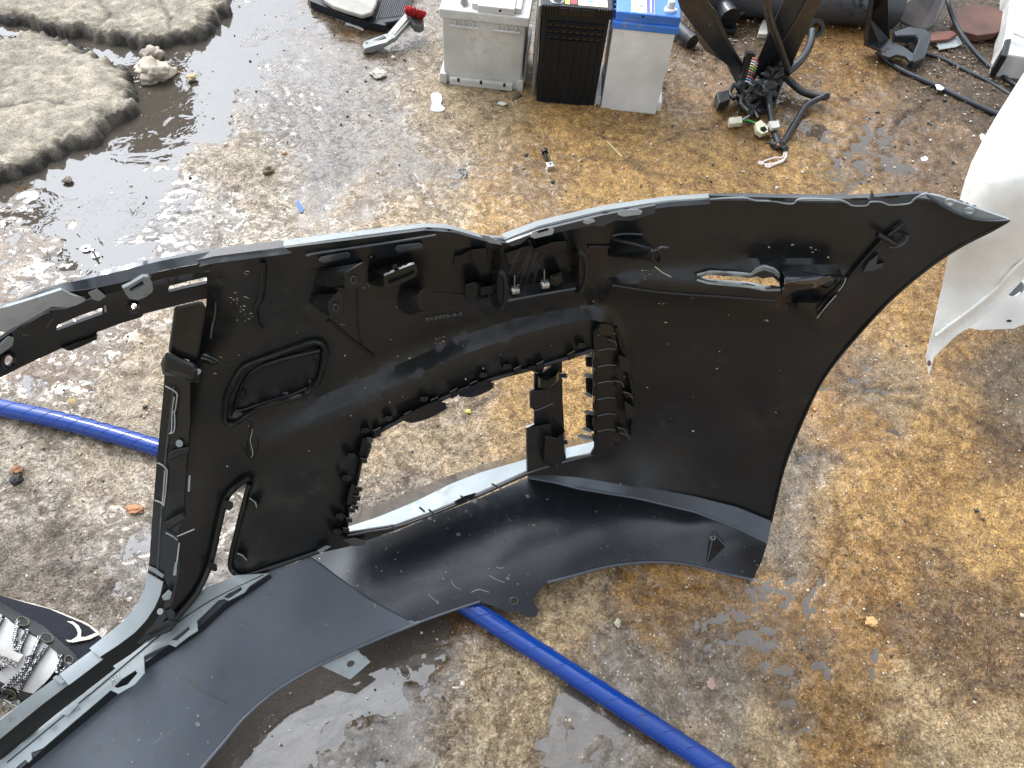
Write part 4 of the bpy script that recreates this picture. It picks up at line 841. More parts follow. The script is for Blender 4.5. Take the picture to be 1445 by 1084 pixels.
sheet('valance', VOUT1, V1, MV, B, (), (), 11, 8, .003)
tube('valance_edge', list(V1.at(LIP1, 0)), .0024, MV, B, 8, 1)
BAND_U = [(745, 669), (780, 669), (820, 672), (900, 686), (980, 701), (1040, 716), (1089, 736)]
BAND_L = [(745, 674), (780, 680), (820, 690), (900, 703), (980, 722), (1040, 745), (1083, 766)]
V2C = [(436, 787, .060), (470, 790, .054), (500, 774, .052), (560, 752, .052), (620, 728, .052), (677, 704, .052), (745, 676, .052), (820, 690, .052), (900, 703, .052), (980, 722, .056), (1083, 766, .070), (592, 878, .036), (677, 849, .034), (760, 832, .030), (850, 800, .026), (930, 793, .020), (1000, 803, .010), (1062, 818, .002), (522, 846, .050), (575, 872, .042), (480, 818, .054), (540, 820, .049), (640, 790, .049), (700, 770, .049), (600, 800, .050), (620, 838, .047), (700, 815, .045), (850, 755, .046), (960, 755, .044), (560, 790, .051), (760, 740, .050), (800, 780, .044), (1045, 785, .034), (1010, 760, .050)]
LED = Surf([(745, 674, .12), (820, 690, .110), (900, 703, .100), (980, 722, .090), (1083, 766, .076), (745, 690, .118)], lam=1e-4)
V2 = Surf(V2C, lam=2e-4)
VOUT2 = [(438, 786), (490, 768), (560, 750), (599, 733), (677, 703), (745, 674), (780, 680), (820, 690), (900, 703), (980, 722), (1040, 745), (1083, 766), (1075, 792)] + [tuple(p_) for p_ in LIP2] + [(766, 827), (752, 848), (760, 860), (757, 870), (749, 871), (738, 868), (732, 861), (722, 865), (700, 857), (677, 849), (640, 861), (592, 878), (575, 876), (545, 860), (520, 846), (495, 829), (470, 811), (452, 797)]
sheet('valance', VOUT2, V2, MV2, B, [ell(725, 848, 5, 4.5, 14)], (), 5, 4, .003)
CRS = [(436, 787), (452, 797), (470, 811), (495, 829), (520, 846), (545, 860), (575, 876)]
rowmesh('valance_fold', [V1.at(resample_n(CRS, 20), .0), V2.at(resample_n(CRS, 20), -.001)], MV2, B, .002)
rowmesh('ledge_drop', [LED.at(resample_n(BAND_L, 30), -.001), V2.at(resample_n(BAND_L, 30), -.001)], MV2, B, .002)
# step ledge
rb = rowmesh('valance_ledge', [W0.at(resample_n(BAND_U, 40), .002), LED.at(resample_n(BAND_L, 40), .0)], MV, B, .002)
tube('ledge_edge', list(LED.at(resample_n(BAND_L, 20), .0)), .0022, MV, B, 8, 2)
tube('valance_edge', list(V2.at(LIP2, 0)), .0024, MV, B, 8, 1)
tube_px('valance_edge', [(592, 878), (640, 861), (677, 849)], V2, 0, .002, MV, B)
sheet('mounting_tab', [(452, 939), (502, 917), (523, 934), (494, 959)], V1, MG, B, [ell(495, 937, 6, 4.6, 14, -.5)], (), 8, 5, .0025, -.004)
V, f = tube_geo(list(V2.at(ell(725, 848, 5.6, 5, 16) + [ell(725, 848, 5.6, 5, 16)[0]], .001)), .0008, 6); obj('bolt_hole_rim', V, f, MV, B, True)
# triangular stiffener near the end
a_, b_, c_ = V2.at([(997, 797), (1024, 771), (1007, 768)], 0); top_ = V2.at([(1007, 752)], .016)[0]
obj('gusset', np.array([a_, b_, top_, c_]), [(0, 1, 2), (0, 2, 3), (1, 3, 2), (0, 3, 1)], MBD, B)
tube('gusset_edge', [a_, (a_ + top_) / 2, top_], .0012, MV, B, 6, 2); tube('gusset_edge', [top_, (b_ + top_) / 2, b_], .0012, MV, B, 6, 2)
V, f = tube_geo(list(V2.at(ell(1006, 759, 3.2, 2.8, 14) + [ell(1006, 759, 3.2, 2.8, 14)[0]], .012)), .0008, 6); obj('gusset_eye', V, f, MG, B, True)
# dried drip, drops of rain
tube_px('dried_drip', [(262, 957), (278, 969), (300, 982), (322, 992)], V1, .0003, .0007, simple('mud_line', (.12, .10, .07), .7), B, 5)
parts = []
for i in range(420):
    px, py = rng.uniform(30, 1080), rng.uniform(690, 1084); pt = np.array([[px, py]]); sf = None
    if inside(pt, VOUT1)[0]: sf = V1
    elif inside(pt, VOUT2)[0]: sf = V2
    if sf is None: continue
    r = rng.uniform(.0006, .0018) if rng.random() < .9 else rng.uniform(.002, .0038); c0 = sf.at(pt, .0002)[0]; parts.append(lump(c0, r * 1.1, r, r * .45, i, 2, .15))
a = NT('rain_drop'); a.bsdf((.75, .78, .8), .02, 0, None, .6, ior=1.33); a.t.nodes['Principled BSDF'].inputs['Transmission Weight'].default_value = .9
MDROP = a.m
V, f = join(parts); o = obj('rain_drops', V, f, MDROP, B, True); o['kind'] = 'stuff'
# worn wet streaks, the valance toe's sheen put into their pale grey
for pl in ([(604, 838), (612, 846), (618, 849)], [(700, 800), (706, 802), (711, 801)], [(690, 812), (700, 818), (712, 822)], [(665, 836), (676, 832), (690, 836)], [(637, 818), (640, 826), (650, 832)]):
    tube_px('scuff_sheen', pl, V2, .0001, .0005, MG, B, 5)

# ---- grille frame: curved strut, upper bar, lower bars
SC_ = [(240, 432, .530), (290, 424, .540), (232, 520, .445), (285, 525, .452), (222, 632, .345), (262, 640, .34), (214, 740, .26), (255, 740, .255), (205, 830, .195), (245, 835, .185), (180, 872, .175), (228, 880, .155), (140, 905, .165), (170, 930, .15), (85, 950, .165), (96, 966, .155), (0, 1022, .165), (0, 1060, .135), (-60, 1075, .165), (-60, 1110, .14)]
S_ = Surf(SC_, lam=1e-4)
def sl_(name, poly, mat=MB, top=.004, th=.003, holes=(), cre=(), res=9): return sheet(name, poly, S_, mat, B, holes, cre, res, 6, th, top)
slab('strut_block', [(246, 433), (283, 424), (292, 434), (290, 450), (279, 512), (258, 506), (237, 497)], S_, MBD, B, .016, -.006, .003)
loft('strut_roller', [([(236, 496), (275, 512), (284, 520), (286, 532), (280, 541), (266, 538), (230, 528), (225, 518), (226, 508)], .022), ([(232, 500), (275, 518), (281, 524), (276, 534), (262, 532), (232, 524)], .028), ([(236, 506), (270, 520), (276, 526), (270, 530), (262, 528), (236, 520)], .030)][::1], S_, MBD, B, .002, True)
slab('strut_roller_base', [(228, 506), (236, 497), (276, 513), (286, 524), (282, 541), (262, 539), (229, 528)], S_, MBD, B, .021, -.002, .002)
slab('screw_eye', ell(279, 525, 5.5, 4, 14, -.6), S_, MG, B, .027, .02, .0005)
loft('ear_rib', [([(284, 500), (294, 499), (309, 509), (300, 514), (286, 508)], .014), ([(282, 498), (294, 497), (312, 509), (302, 517), (284, 510)], -.002)], S_, MBD, B, .001)
tube_px('ear_edge', [(284, 505), (296, 508), (304, 512)], S_, .0155, .0009, ME, B, 5); tube_px('ear_edge', [(288, 500), (300, 505), (309, 510)], S_, .0155, .0009, ME, B, 5)
tube_px('split_seam', [(304, 428), (303, 445), (299, 462), (297, 478)], W, .003, .0009, MSTEEL, B, 5)
STR = [(232, 528), (268, 540), (268, 600), (264, 640), (260, 700), (261, 730), (252, 745), (254, 800), (246, 842), (236, 870), (222, 888), (205, 896), (190, 862), (200, 845), (208, 815), (211, 790), (214, 740), (218, 690), (222, 640), (226, 600), (230, 560)]
sl_('strut', STR, MB, .008, .004, (), [[(248, 533), (245, 600), (238, 660), (236, 740), (232, 800), (222, 850), (205, 880)]])
# left facet of the strut, turned away; its brightness is put into the colour
def facet(pl, wd=-11): return [(a_ + wd, b_ - 1) for a_, b_ in pl]
fc_l = [(234, 540), (230, 570), (226, 605), (222, 640), (218, 690), (214, 745), (211, 790), (206, 825), (196, 855)]
ribbon('strut_return', fc_l, [(a_ + 12, b_ + 5) for a_, b_ in fc_l], S_, MFACET, B, -.006, .0095, 30, 2)
tube_px('facet_edge', [(a_ + 12, b_ + 5) for a_, b_ in fc_l], S_, .0095, .0011, ME, B)  # bevel highlight put into a paler edge colour
for pl in ([(233, 545), (243, 550), (249, 555), (250, 560)], [(222, 653), (231, 658), (236, 664)], [(218, 706), (226, 709), (231, 713)]): tube_px('worn_edge', pl, S_, .0118, .0008, MCHIP, B, 5)
for pl in ([(250, 558), (247, 580), (243, 582), (242, 608), (239, 612)], [(246, 560), (243, 580), (246, 583), (246, 607), (240, 612)], [(236, 664), (234, 690), (231, 714)], [(233, 664), (231, 690), (229, 712)]): tube_px('slot_lip', pl, S_, .0112, .0007, MCHIP, B, 5)
for x0, y0 in ((253, 626), ): slab('screw_eye', ell(x0, y0, 5.2, 5.5, 14, -.6), S_, MG, B, .012, .004, .0004)
slab('screw_eye', ell(226, 863, 4.4, 5, 14, .6), S_, MS, B, .0125, .004, .0004)
slab('strut_step', [(236, 642), (242, 636), (266, 630), (268, 638), (244, 648), (238, 650)], S_, MB, B, .016, .004, .0015)
slab('strut_step', [(231, 738), (236, 734), (250, 728), (260, 722), (262, 732), (240, 748), (233, 746)], S_, MBD, B, .018, .004, .0015); slab('strut_step', [(236, 736), (256, 724), (262, 732), (242, 744)], S_, MB, B, .022, .004, .001)
tube_px('worn_edge', [(234, 752), (244, 757), (250, 762)], S_, .013, .001, MG, B, 5); tube_px('worn_edge', [(250, 757), (262, 752), (274, 747)], S_, .011, .0008, MCHIP, B, 5)
tube_px('slot_lip', [(253, 766), (250, 790), (246, 812)], S_, .011, .0008, MCHIP, B, 5); slab('slot_insert', [(247, 793), (250, 796), (249, 812), (244, 812)], S_, MG, B, .012, .004, .0004); slab('slot_insert', [(266, 672), (269, 670), (268, 694), (265, 694)], S_, MG, B, .012, .004, .0004)
slab('strut_clip', [(228, 842), (238, 832), (243, 836), (240, 846), (231, 848)], S_, MG, B, .020, .006, .001)
ribbon('worn_step', [(210, 800), (220, 804), (231, 812)], [(209, 804), (219, 809), (229, 816)], S_, MG, B, .0125, .012, 8)
# flared silver foot of the strut and the three overlapping bar segments
def seg(name, top, low, mat, h=.006, drop=.022, dmat=MB):
    a_ = S_.at(resample_n(top, 24), h); b_ = S_.at(resample_n(low, 24), h + .004); c_ = b_ + np.array([0.006, -.004, -drop])
    rowmesh(name, [a_, (a_ + b_) / 2 + np.array([0, 0, .0008]), b_], mat, B, .002)
    rowmesh(name + '_side', [b_ + np.array([0, 0, -.0006]), (b_ + c_) / 2, c_], dmat, B, .002)
seg('grille_bar', [(208, 810), (204, 832), (196, 850), (186, 864), (170, 880), (150, 896), (126, 915)], [(230, 822), (226, 840), (218, 858), (206, 876), (190, 893), (166, 911), (141, 927)], MS, .010, .024)
seg('grille_bar', [(132, 916), (110, 932), (84, 951)], [(147, 929), (125, 946), (97, 967)], MS, .006, .024)
seg('grille_bar', [(92, 946), (50, 978), (0, 1016), (-60, 1062)], [(104, 961), (60, 994), (0, 1043), (-60, 1092)], MG, .001, .026)
slab('bar_notch', [(74, 957), (80, 953), (92, 962), (86, 966)], S_, MS, B, .0095, .003, .0006)
tube_px('bar_trim', [(96, 980), (120, 962), (156, 934)], S_, -.004, .0016, ME, B, 6)
slab('bar_slot', [(24, 1040), (30, 1032), (48, 1022), (49, 1028), (30, 1042)], S_, MBD, B, .0, -.01, .0008)
slab('joint_plate', [(190, 905), (205, 892), (240, 872), (252, 878), (240, 892), (215, 900), (198, 912)], S_, MBD, B, .006, -.008, .002)
slab('joint_plate', [(232, 862), (242, 858), (248, 866), (246, 876), (236, 874)], S_, MBD, B, .012, -.004, .0015)
# lower silver flange with clip windows
LBU = [(332, 812), (310, 822), (291, 829), (270, 845), (250, 868), (232, 884), (191, 906), (165, 925), (138, 947), (94, 983), (25, 1042), (0, 1062), (-60, 1110)]
LBL = [(380, 809), (352, 827), (345, 836), (322, 848), (316, 845), (308, 847), (278, 876), (279, 890), (266, 898), (247, 913), (238, 909), (222, 916), (203, 926), (204, 950), (190, 966), (167, 979), (156, 974), (140, 988), (100, 1022), (60, 1056), (44, 1062), (45, 1071), (20, 1095), (-60, 1160)]
LBC = [(332, 812, .140), (380, 809, .138), (250, 868, .132), (278, 880, .130), (191, 906, .128), (204, 945, .126), (94, 983, .125), (140, 985, .124), (0, 1062, .122), (40, 1072, .121), (-60, 1110, .12), (-60, 1160, .119)]
LB = Surf(LBC, lam=1e-4)
WIN = [[(315, 843), (323, 837), (341, 828), (341, 833), (323, 845)], [(242, 903), (252, 895), (266, 884), (268, 888), (250, 904)], [(161, 969), (172, 958), (191, 946), (194, 950), (180, 966), (166, 971)], [(20, 1086), (28, 1078), (36, 1072), (40, 1076), (28, 1088)]]
sheet('lower_flange', LBU + LBL[::-1], LB, MG, B, WIN, [[(372, 812), (300, 848), (240, 888), (204, 916), (150, 962), (90, 1012), (10, 1078)]], 8, 6, .0025, .004)
tube_px('flange_seam', [(372, 811), (300, 846), (240, 886), (204, 914), (150, 960), (90, 1010), (10, 1076)], LB, .0048, .0007, MBD, B, 5)
rowmesh('lower_flange_side', [LB.at(resample_n([(380, 812), (318, 852), (279, 888), (204, 935), (140, 990), (60, 1058), (-60, 1162)], 30), .002), LB.at(resample_n([(384, 816), (322, 858), (283, 894), (208, 943), (146, 997), (64, 1066), (-60, 1168)], 30), -.012)], MBD, B, .002)
slab('worn_patch', [(84, 1008), (100, 996), (112, 992), (96, 1010)], LB, MS, B, .0058, .003, .0003)
for px, py in ((158, 958), (166, 954), (160, 964), (110, 1000), (103, 1003)): V, f = lump(LB.at([(px, py)], .005)[0], .0022, .0022, .001, px, 2, .1); obj('water_bead', V, f, MDROP, B, True)
# slit beside the left panel: rolled dark rims with clips
tube_px('slit_rim', [(354, 672), (335, 684), (320, 700), (312, 724), (301, 774), (294, 800), (277, 836), (250, 868), (232, 884)], W, .004, .0050, MBD, B, 10)
tube_px('slit_rim', [(352, 683), (341, 724), (328, 776), (325, 799), (332, 809), (346, 812), (400, 795), (450, 778)], W, .004, .0034, MBD, B, 10)
for poly in ([(316, 706), (329, 708), (329, 716), (324, 721), (314, 717)], [(296, 792), (306, 797), (307, 805), (303, 807), (294, 802)], [(352, 704), (362, 707), (365, 714), (358, 719), (350, 715)], [(334, 779), (344, 782), (348, 790), (338, 794)]): slab('slit_clip', poly, W, MBD, B, .016, -.001, .001)
tube_px('clip_scratch', [(352, 703), (360, 709), (362, 716)], W, .0165, .0005, MCHIP, B, 4); tube_px('clip_scratch', [(335, 781), (343, 785), (348, 791)], W, .0165, .0005, MCHIP, B, 4)

# ---- upper bar of the grille frame
UC = [(0, 432, .605), (60, 408, .605), (150, 383, .605), (250, 360, .602), (310, 352, .60), (0, 532, .50), (80, 493, .50), (169, 456, .505), (251, 430, .51), (300, 418, .515), (-80, 470, .605), (-80, 570, .50), (-80, 520, .55), (0, 480, .55), (150, 425, .55), (300, 390, .552)]
UB = Surf(UC)
UF = [(-80, 505), (0, 480), (14, 470), (30, 460), (73, 438), (94, 436), (123, 424), (160, 412), (200, 402), (250, 390), (300, 384), (312, 395), (314, 412), (300, 421), (283, 423), (251, 431), (203, 443), (199, 448), (169, 457), (137, 469), (134, 476), (112, 483), (86, 492), (34, 516), (0, 533), (-80, 575)]
sheet('upper_bar', UF, UB, MB, B, [[(79, 467), (81, 459), (112, 446), (145, 434), (145, 443), (112, 455)], [(236, 413), (239, 404), (265, 397), (292, 391), (292, 400), (265, 406)], ell(12, 509, 7.5, 9, 16, .4), ell(189, 433, 5, 6, 14)], (), 8, 5, .003)
slab('bar_pocket', [(24, 466), (60, 444), (72, 440), (76, 449), (68, 462), (42, 474), (32, 474)], UB, MBD, B, .006, -.001, .002)
UT0 = [(-80, 462), (0, 432), (60, 407), (91, 398), (150, 381), (200, 369), (262, 357), (300, 351)]
UT1 = [(-80, 476), (0, 447), (60, 424), (91, 412), (123, 408), (171, 399), (228, 382), (301, 368)]
a_ = UB.at(resample_n(UT0, 40), -.03); b_ = UB.at(resample_n(UT1, 40), .0); rowmesh('upper_skin', [a_, a_ * .5 + b_ * .5 + np.array([0, 0, .004]), b_], MP, B, .003)
UT2 = [(-80, 498), (0, 468), (30, 456), (73, 434), (94, 434), (123, 422), (171, 410), (228, 394), (301, 380)]
b2 = UB.at(resample_n([(x, y + .5) for x, y in UT1], 40), .001); c2 = UB.at(resample_n(UT2, 40), .010); rowmesh('upper_lip', [b2, c2], MBD, B, .002)
sheet('silver_flange', [(-80, 466), (0, 436), (50, 421), (87, 409), (100, 416), (121, 423), (108, 431), (94, 434), (73, 433), (50, 446), (7, 469), (0, 468), (-80, 500)], UB, MS, B, (), (), 9, 6, .0022, .013)
slab('edge_tab', [(124, 413), (137, 407), (150, 418), (140, 425), (131, 423)], UB, MG, B, .016, .010, .0005)
sheet('clip_frame', [(173, 407), (184, 402), (202, 391), (210, 391), (215, 400), (216, 410), (208, 418), (194, 424), (183, 422), (178, 416)], UB, MG, B, [[(181, 409), (201, 396), (204, 403), (186, 412)]], (), 5, 4, .003, .016)
slab('clip_window', [(178, 408), (203, 393), (207, 404), (186, 414)], UB, MBD, B, .012, .006, 0)
for cx, cy, rx, ry in ((12, 509, 8.5, 10), (189, 433, 6, 7), (305, 408, 5.5, 6.5)):
    q = ell(cx, cy, rx, ry, 18, .3); q.append(q[0]); V, f = tube_geo(list(UB.at(q, .002)), .0018, 6); obj('bolt_hole_rim', V, f, MBD, B, True)
slab('screw_eye', ell(305, 408, 4, 5, 14, .3), UB, MG, B, .004, .0, .0005)
loft('bar_end_boss', [(ell(305, 408, 9, 12, 18, .2), .003), (ell(304, 410, 13, 20, 18, .2), -.010)], UB, MB, B, .001, True)
slab('bar_corner', [(-20, 500), (0, 484), (12, 474), (20, 476), (18, 488), (4, 498), (-20, 512)], UB, MG, B, .006, .001, .001)
slab('bar_lip', [(86, 491), (108, 483), (130, 476), (138, 470), (137, 479), (118, 488), (98, 496)], UB, MBD, B, .004, -.001, .001)
tube_px('rod', [(148, 431), (149, 440)], UB, .004, .0009, MSTEEL, B, 5)

# square tooth clips along the top and left of the lamp opening
for (x0, y0), dy in zip(((532, 606), (575, 583), (613, 563), (640, 551), (668, 540), (730, 519), (762, 512), (806, 498)), (9, 8, 7, 8, 7, 7, 8, 7)):
    slab('opening_tooth', [(x0 - 5, y0 + 2), (x0 + 5, y0 - 3), (x0 + 6, y0 + dy), (x0 - 4, y0 + dy + 4)], W, MBD, B, .014, .002, .0008)
    tube_px('tooth_edge', [(x0 - 5, y0 + 2), (x0 + 5, y0 - 3)], W, .0145, .0006, MCHIPD, B, 5)
for x0, y0, x1, y1 in ((523, 621, 515, 650), (508, 690, 503, 716), (498, 720, 490, 748)):
    for k in range(3):
        xx, yy = x0 + (x1 - x0) * k / 2, y0 + (y1 - y0) * k / 2; slab('opening_tooth', [(xx - 6, yy - 3), (xx + 3, yy - 2), (xx + 3, yy + 4), (xx - 6, yy + 3)], W, MBD, B, .020, .004, .0007); tube_px('tooth_edge', [(xx - 6, yy - 3), (xx + 3, yy - 2)], W, .0205, .0006, MCHIPD, B, 5)
# ================================================================== BATTERIES
def lb(name, parent, x0, x1, y0, y1, z0, z1, mat, bev=.002, taper=0.0, rot=0.0):
    V, f = box_geo(x0, x1, y0, y1, z0, z1); V = [list(v) for v in V]
    for v in V[:4]:
        v[0] += taper if v[0] == x0 else -taper; v[1] += taper if v[1] == y0 else -taper
    c0 = Vector(parent['_o']) if '_o' in parent else parent.location; R_ = Matrix.Rotation(parent['_r'], 3, 'Z')
    V = [tuple(R_ @ Vector(v) + Vector(c0)) for v in V]
    o = obj(name, V, f, mat, parent)
    if bev: bevel(o, bev, 2)
    return o
def lpt(parent, x, y, z): return Matrix.Rotation(parent['_r'], 3, 'Z') @ Vector((x, y, z)) + parent.location
MGREY = plastic('grey_case', (.56, .55, .50), .45, .15, .12, (.24, .20, .14), bump=.15, speck=.15)
MCLID = plastic('grey_lid', (.58, .575, .54), .4, .15, .2, (.3, .26, .2), bump=.1, speck=.1)
MWHITE = plastic('white_case', (.72, .73, .71), .42, .15, .12, (.35, .3, .22), bump=.12, speck=.1)
MBLUE = plastic('blue_lid', (.045, .19, .62), .32, .15, .25, (.25, .27, .3), bump=.1, speck=.2)
MBCASE = plastic('black_case', (.008, .0112, .0145), .42, .15, .08, (.05, .045, .04), bump=.3, speck=.15, spec=.35)
MLEAD = simple('lead_post', (.33, .33, .32), .45, .8)
def post(parent, x, y, z, r, h, mat=MLEAD, name='terminal'):
    p = [lpt(parent, x, y, z + h * k) for k in (0, .04, .10, .5, .9, .98)]; V, f = tube_geo(p, [r * 1.6, r * 1.6, r * 1.1, r, r * .92, r * .8], 20); obj(name, V, f, mat, parent, True)
# grey
g_ = thing('car_battery', 'light grey car battery with a ledge at its foot, leftmost of the three batteries', 'battery', (-.242, 1.742, 0), 'car batteries standing side by side'); g_['_r'] = -.03; g1 = g_
lb('case', g_, .002, .198, .003, .172, .0, .170, MGREY, .004, .002)
lb('lid', g_, -.004, .205, -.003, .180, .168, .190, MCLID, .003)
lb('vent_cover', g_, .085, .170, .0, .17, .190, .206, MCLID, .002); lb('vent_cover_end', g_, .170, .184, .012, .17, .190, .202, MGREY, .0015); lb('lid_step', g_, .070, .085, .012, .17, .190, .203, MGREY, .0015)
p_ = [lpt(g_, .137, -.0012, .199), lpt(g_, .137, .004, .199)]; V, f = tube_geo(p_, .0028, 14); obj('vent_hole', V, f, MBD, g_, True)
lb('hold_down_ledge', g_, .020, .176, -.009, .004, .004, .022, MGREY, .002)
for x in (.042, .098, .156): lb('ledge_notch', g_, x - .003, x + .003, -.0098, -.004, .014, .0225, MBCASE, .001)
lb('foot_flange', g_, -.006, .012, -.002, .17, .0, .028, MGREY, .003, 0); lb('foot_flange', g_, .188, .202, .0, .17, .0, .03, MGREY, .003, 0)
for x0, x1 in ((.020, .088), (.120, .186)):
    lb('handle_rail', g_, x0, x1, -.006, .003, .151, .155, MGREY, .001)
    for k in range(3): lb('handle_rib', g_, x0 + .012 + k * .021, x0 + .015 + k * .021, -.005, .003, .155, .166, MGREY, .0006)
post(g_, .050, .028, .190, .0088, .018)
lb('plastic_wrap', g_, .200, .206, .02, .15, .012, .09, simple('clear_wrap', (.4, .42, .42), .2, 0, .6, 60), .002)
# black
b_ = thing('car_battery', 'black ribbed car battery with red and yellow label, middle one of the three', 'battery', (-.008, 1.690, 0), 'car batteries standing side by side'); b_['_r'] = .03
lb('case', b_, .0, .150, .002, .20, .0, .224, MBCASE, .003, .0035)
lb('lid', b_, -.003, .154, -.002, .205, .224, .247, MBCASE, .002)
for k in range(8): lb('case_rib', b_, .012 + k * .0175, .0145 + k * .0175, -.0022, .003, .010, .165, MBCASE, .0006)
for r_ in range(4): lb('grid_bar', b_, .010, .142, -.0022, .003, .166 + r_ * .014, .168 + r_ * .014, MBCASE, .0005)
for r_ in range(3):
    for k in range(8): lb('grid_stud', b_, .0135 + k * .0160, .0245 + k * .0160, -.0008, .003, .170 + r_ * .014, .178 + r_ * .014, MBD, .0008)
for k in range(5):
    lb('vent_fin', b_, .003 + k * .0058, .006 + k * .0058, -.0045, .0, .222, .246, MBD, .0005); lb('vent_fin', b_, .122 + k * .0058, .125 + k * .0058, -.0045, .0, .222, .246, MBD, .0005)
for x0, x1 in ((.036, .054), (.058, .082), (.086, .112)): lb('lid_pocket', b_, x0, x1, -.0035, .0, .227, .243, MBD, .001)
lb('side_rail', b_, -.010, -.002, .006, .19, .02, .24, simple('worn_side', (.16, .145, .125), .4), .003)
lb('label', b_, .052, .142, .006, .12, .2472, .2478, simple('cream_label', (.75, .66, .42), .4, 0, .05), 0)
lb('label_print', b_, .058, .077, .006, .12, .2479, .2483, simple('label_black', (.02, .02, .02), .4), 0)
lb('label_print', b_, .061, .073, .009, .05, .2484, .2487, simple('label_red', (.65, .03, .05), .4), 0)
lb('label_print', b_, .048, .057, .007, .12, .2479, .2483, simple('label_yellow', (.8, .62, .05), .4), 0)
lb('label_print', b_, .100, .110, .022, .030, .2479, .2483, simple('label_blue', (.08, .45, .75), .4), 0)
post(b_, .030, .022, .247, .010, .012)
# blue / white
w_ = thing('car_battery', 'white car battery with a bright blue lid, rightmost of the three batteries', 'battery', (.150, 1.688, 0), 'car batteries standing side by side'); w_['_r'] = -.02
lb('case', w_, .002, .142, .003, .19, .0, .212, MWHITE, .003, .0028)
lb('lid_skirt', w_, -.002, .148, -.002, .196, .208, .225, MBLUE, .003); lb('lid', w_, .003, .146, .003, .192, .224, .246, MBLUE, .003)
for k in range(6): lb('lid_groove', w_, -.0012, .004, .012 + k * .022, .020 + k * .022, .227, .244, simple('dark_blue', (.01, .04, .2), .4) if k == 0 else bpy.data.materials['dark_blue'], .001)
lb('vent_cover', w_, .034, .090, -.001, .19, .238, .2475, MBLUE, .0012)
V, f = tube_geo([lpt(w_, .063, -.0022, .2425), lpt(w_, .063, .004, .2425)], .0026, 14); obj('vent_hole', V, f, MBD, w_, True)
lb('label', w_, .036, .088, .004, .13, .2477, .2482, simple('white_label', (.85, .84, .8), .35, 0, .05), 0)
lb('label_print', w_, .070, .087, .005, .13, .2483, .2486, simple('label_navy', (.09, .09, .42), .35), 0)
lb('label_print', w_, .0775, .0805, .007, .12, .2487, .249, bpy.data.materials['white_label'], 0)
lb('label_print', w_, .044, .056, .013, .018, .2483, .2486, bpy.data.materials['label_yellow'], 0)
V, f = text_geo('VA', lpt(w_, .045, .026, .2484), (1, .0, 0), (0, 1, 0), .014); obj('lettering', V, f, bpy.data.materials['label_navy'], w_)
post(w_, .122, .030, .246, .0085, .022, simple('sulphated_post', (.62, .62, .6), .7))
V, f = lump(lpt(w_, .122, .030, .249), .014, .013, .005, 5, 2, .4); obj('sulphate_crust', V, f, simple('sulphate', (.75, .78, .8), .8), w_, True)
lb('foot_flange', w_, .138, .152, .02, .18, .0, .026, MWHITE, .003); lb('foot_flange', w_, -.014, .003, .02, .18, .0, .024, MWHITE, .003)
for t_ in (g1, b_, w_): del t_['_r']

# ================================================================== BRUSH
MBRG = plastic('brush_grey', (.22, .235, .225), .35, .15, .4, (.12, .1, .07), speck=.1)
br = thing('wire_brush', 'grey handled brush with red bristles lying left of the grey battery', 'brush', (-.40, 1.92, 0))
def plate_px(name, poly, z, th, mat, parent, bev=.0015): return prism_w(name, [P(x, y, z if not isinstance(z, list) else z[i]) for i, (x, y) in enumerate(poly)], (0, 0, -th), mat, parent, bev)
plate_px('handle', [(511, 63), (513, 59), (519, 57), (545, 47), (553, 50), (554, 54), (545, 60), (524, 68), (514, 69)], [.014, .014, .014, .030, .034, .034, .028, .014, .014], .012, MBRG, br, .002)
plate_px('handle_neck', [(546, 48), (570, 20), (576, 18), (583, 22), (580, 27), (557, 54), (550, 55)], [.032, .05, .052, .052, .05, .033, .032], .012, MBRG, br, .002)
plate_px('handle_channel', [(522, 59), (541, 50), (545, 52), (528, 61)], [.0158, .0315, .0335, .018], .002, MBD, br, .0005); plate_px('handle_channel', [(552, 47), (573, 23), (577, 25), (557, 49)], [.0355, .0525, .0525, .0365], .002, MBD, br, .0005)
plate_px('hanging_hole', [(515, 60), (519, 59), (522, 60), (518, 62)], .0158, .002, MBD, br, .0002)
plate_px('brush_head', [(577, 20), (590, 21), (598, 26), (598, 33), (592, 36), (584, 34), (578, 27)], .05, .022, plastic('brush_block', (.10, .105, .1), .4), br, .004)
parts = []; hc = P(586, 23, .055)
for i in range(520):
    u, v = rng.uniform(-1, 1), rng.uniform(-1, 1); x0 = P(585 + u * 11, 23 + u * 3 + v * 2, .05); x1 = P(586 + u * 15 + rng.uniform(-1.5, 1.5), 15 + u * 4.5 + v * 3 + rng.uniform(-2, 2), .078 + rng.uniform(-.008, .006) - abs(u) ** 3 * .014); parts.append(tube_geo([x0, x1], [.0011, .0008], 4))
V, f = join(parts); o = obj('bristles', V, f, simple('red_bristle', (.50, .015, .02), .5), br); o['kind'] = 'stuff'

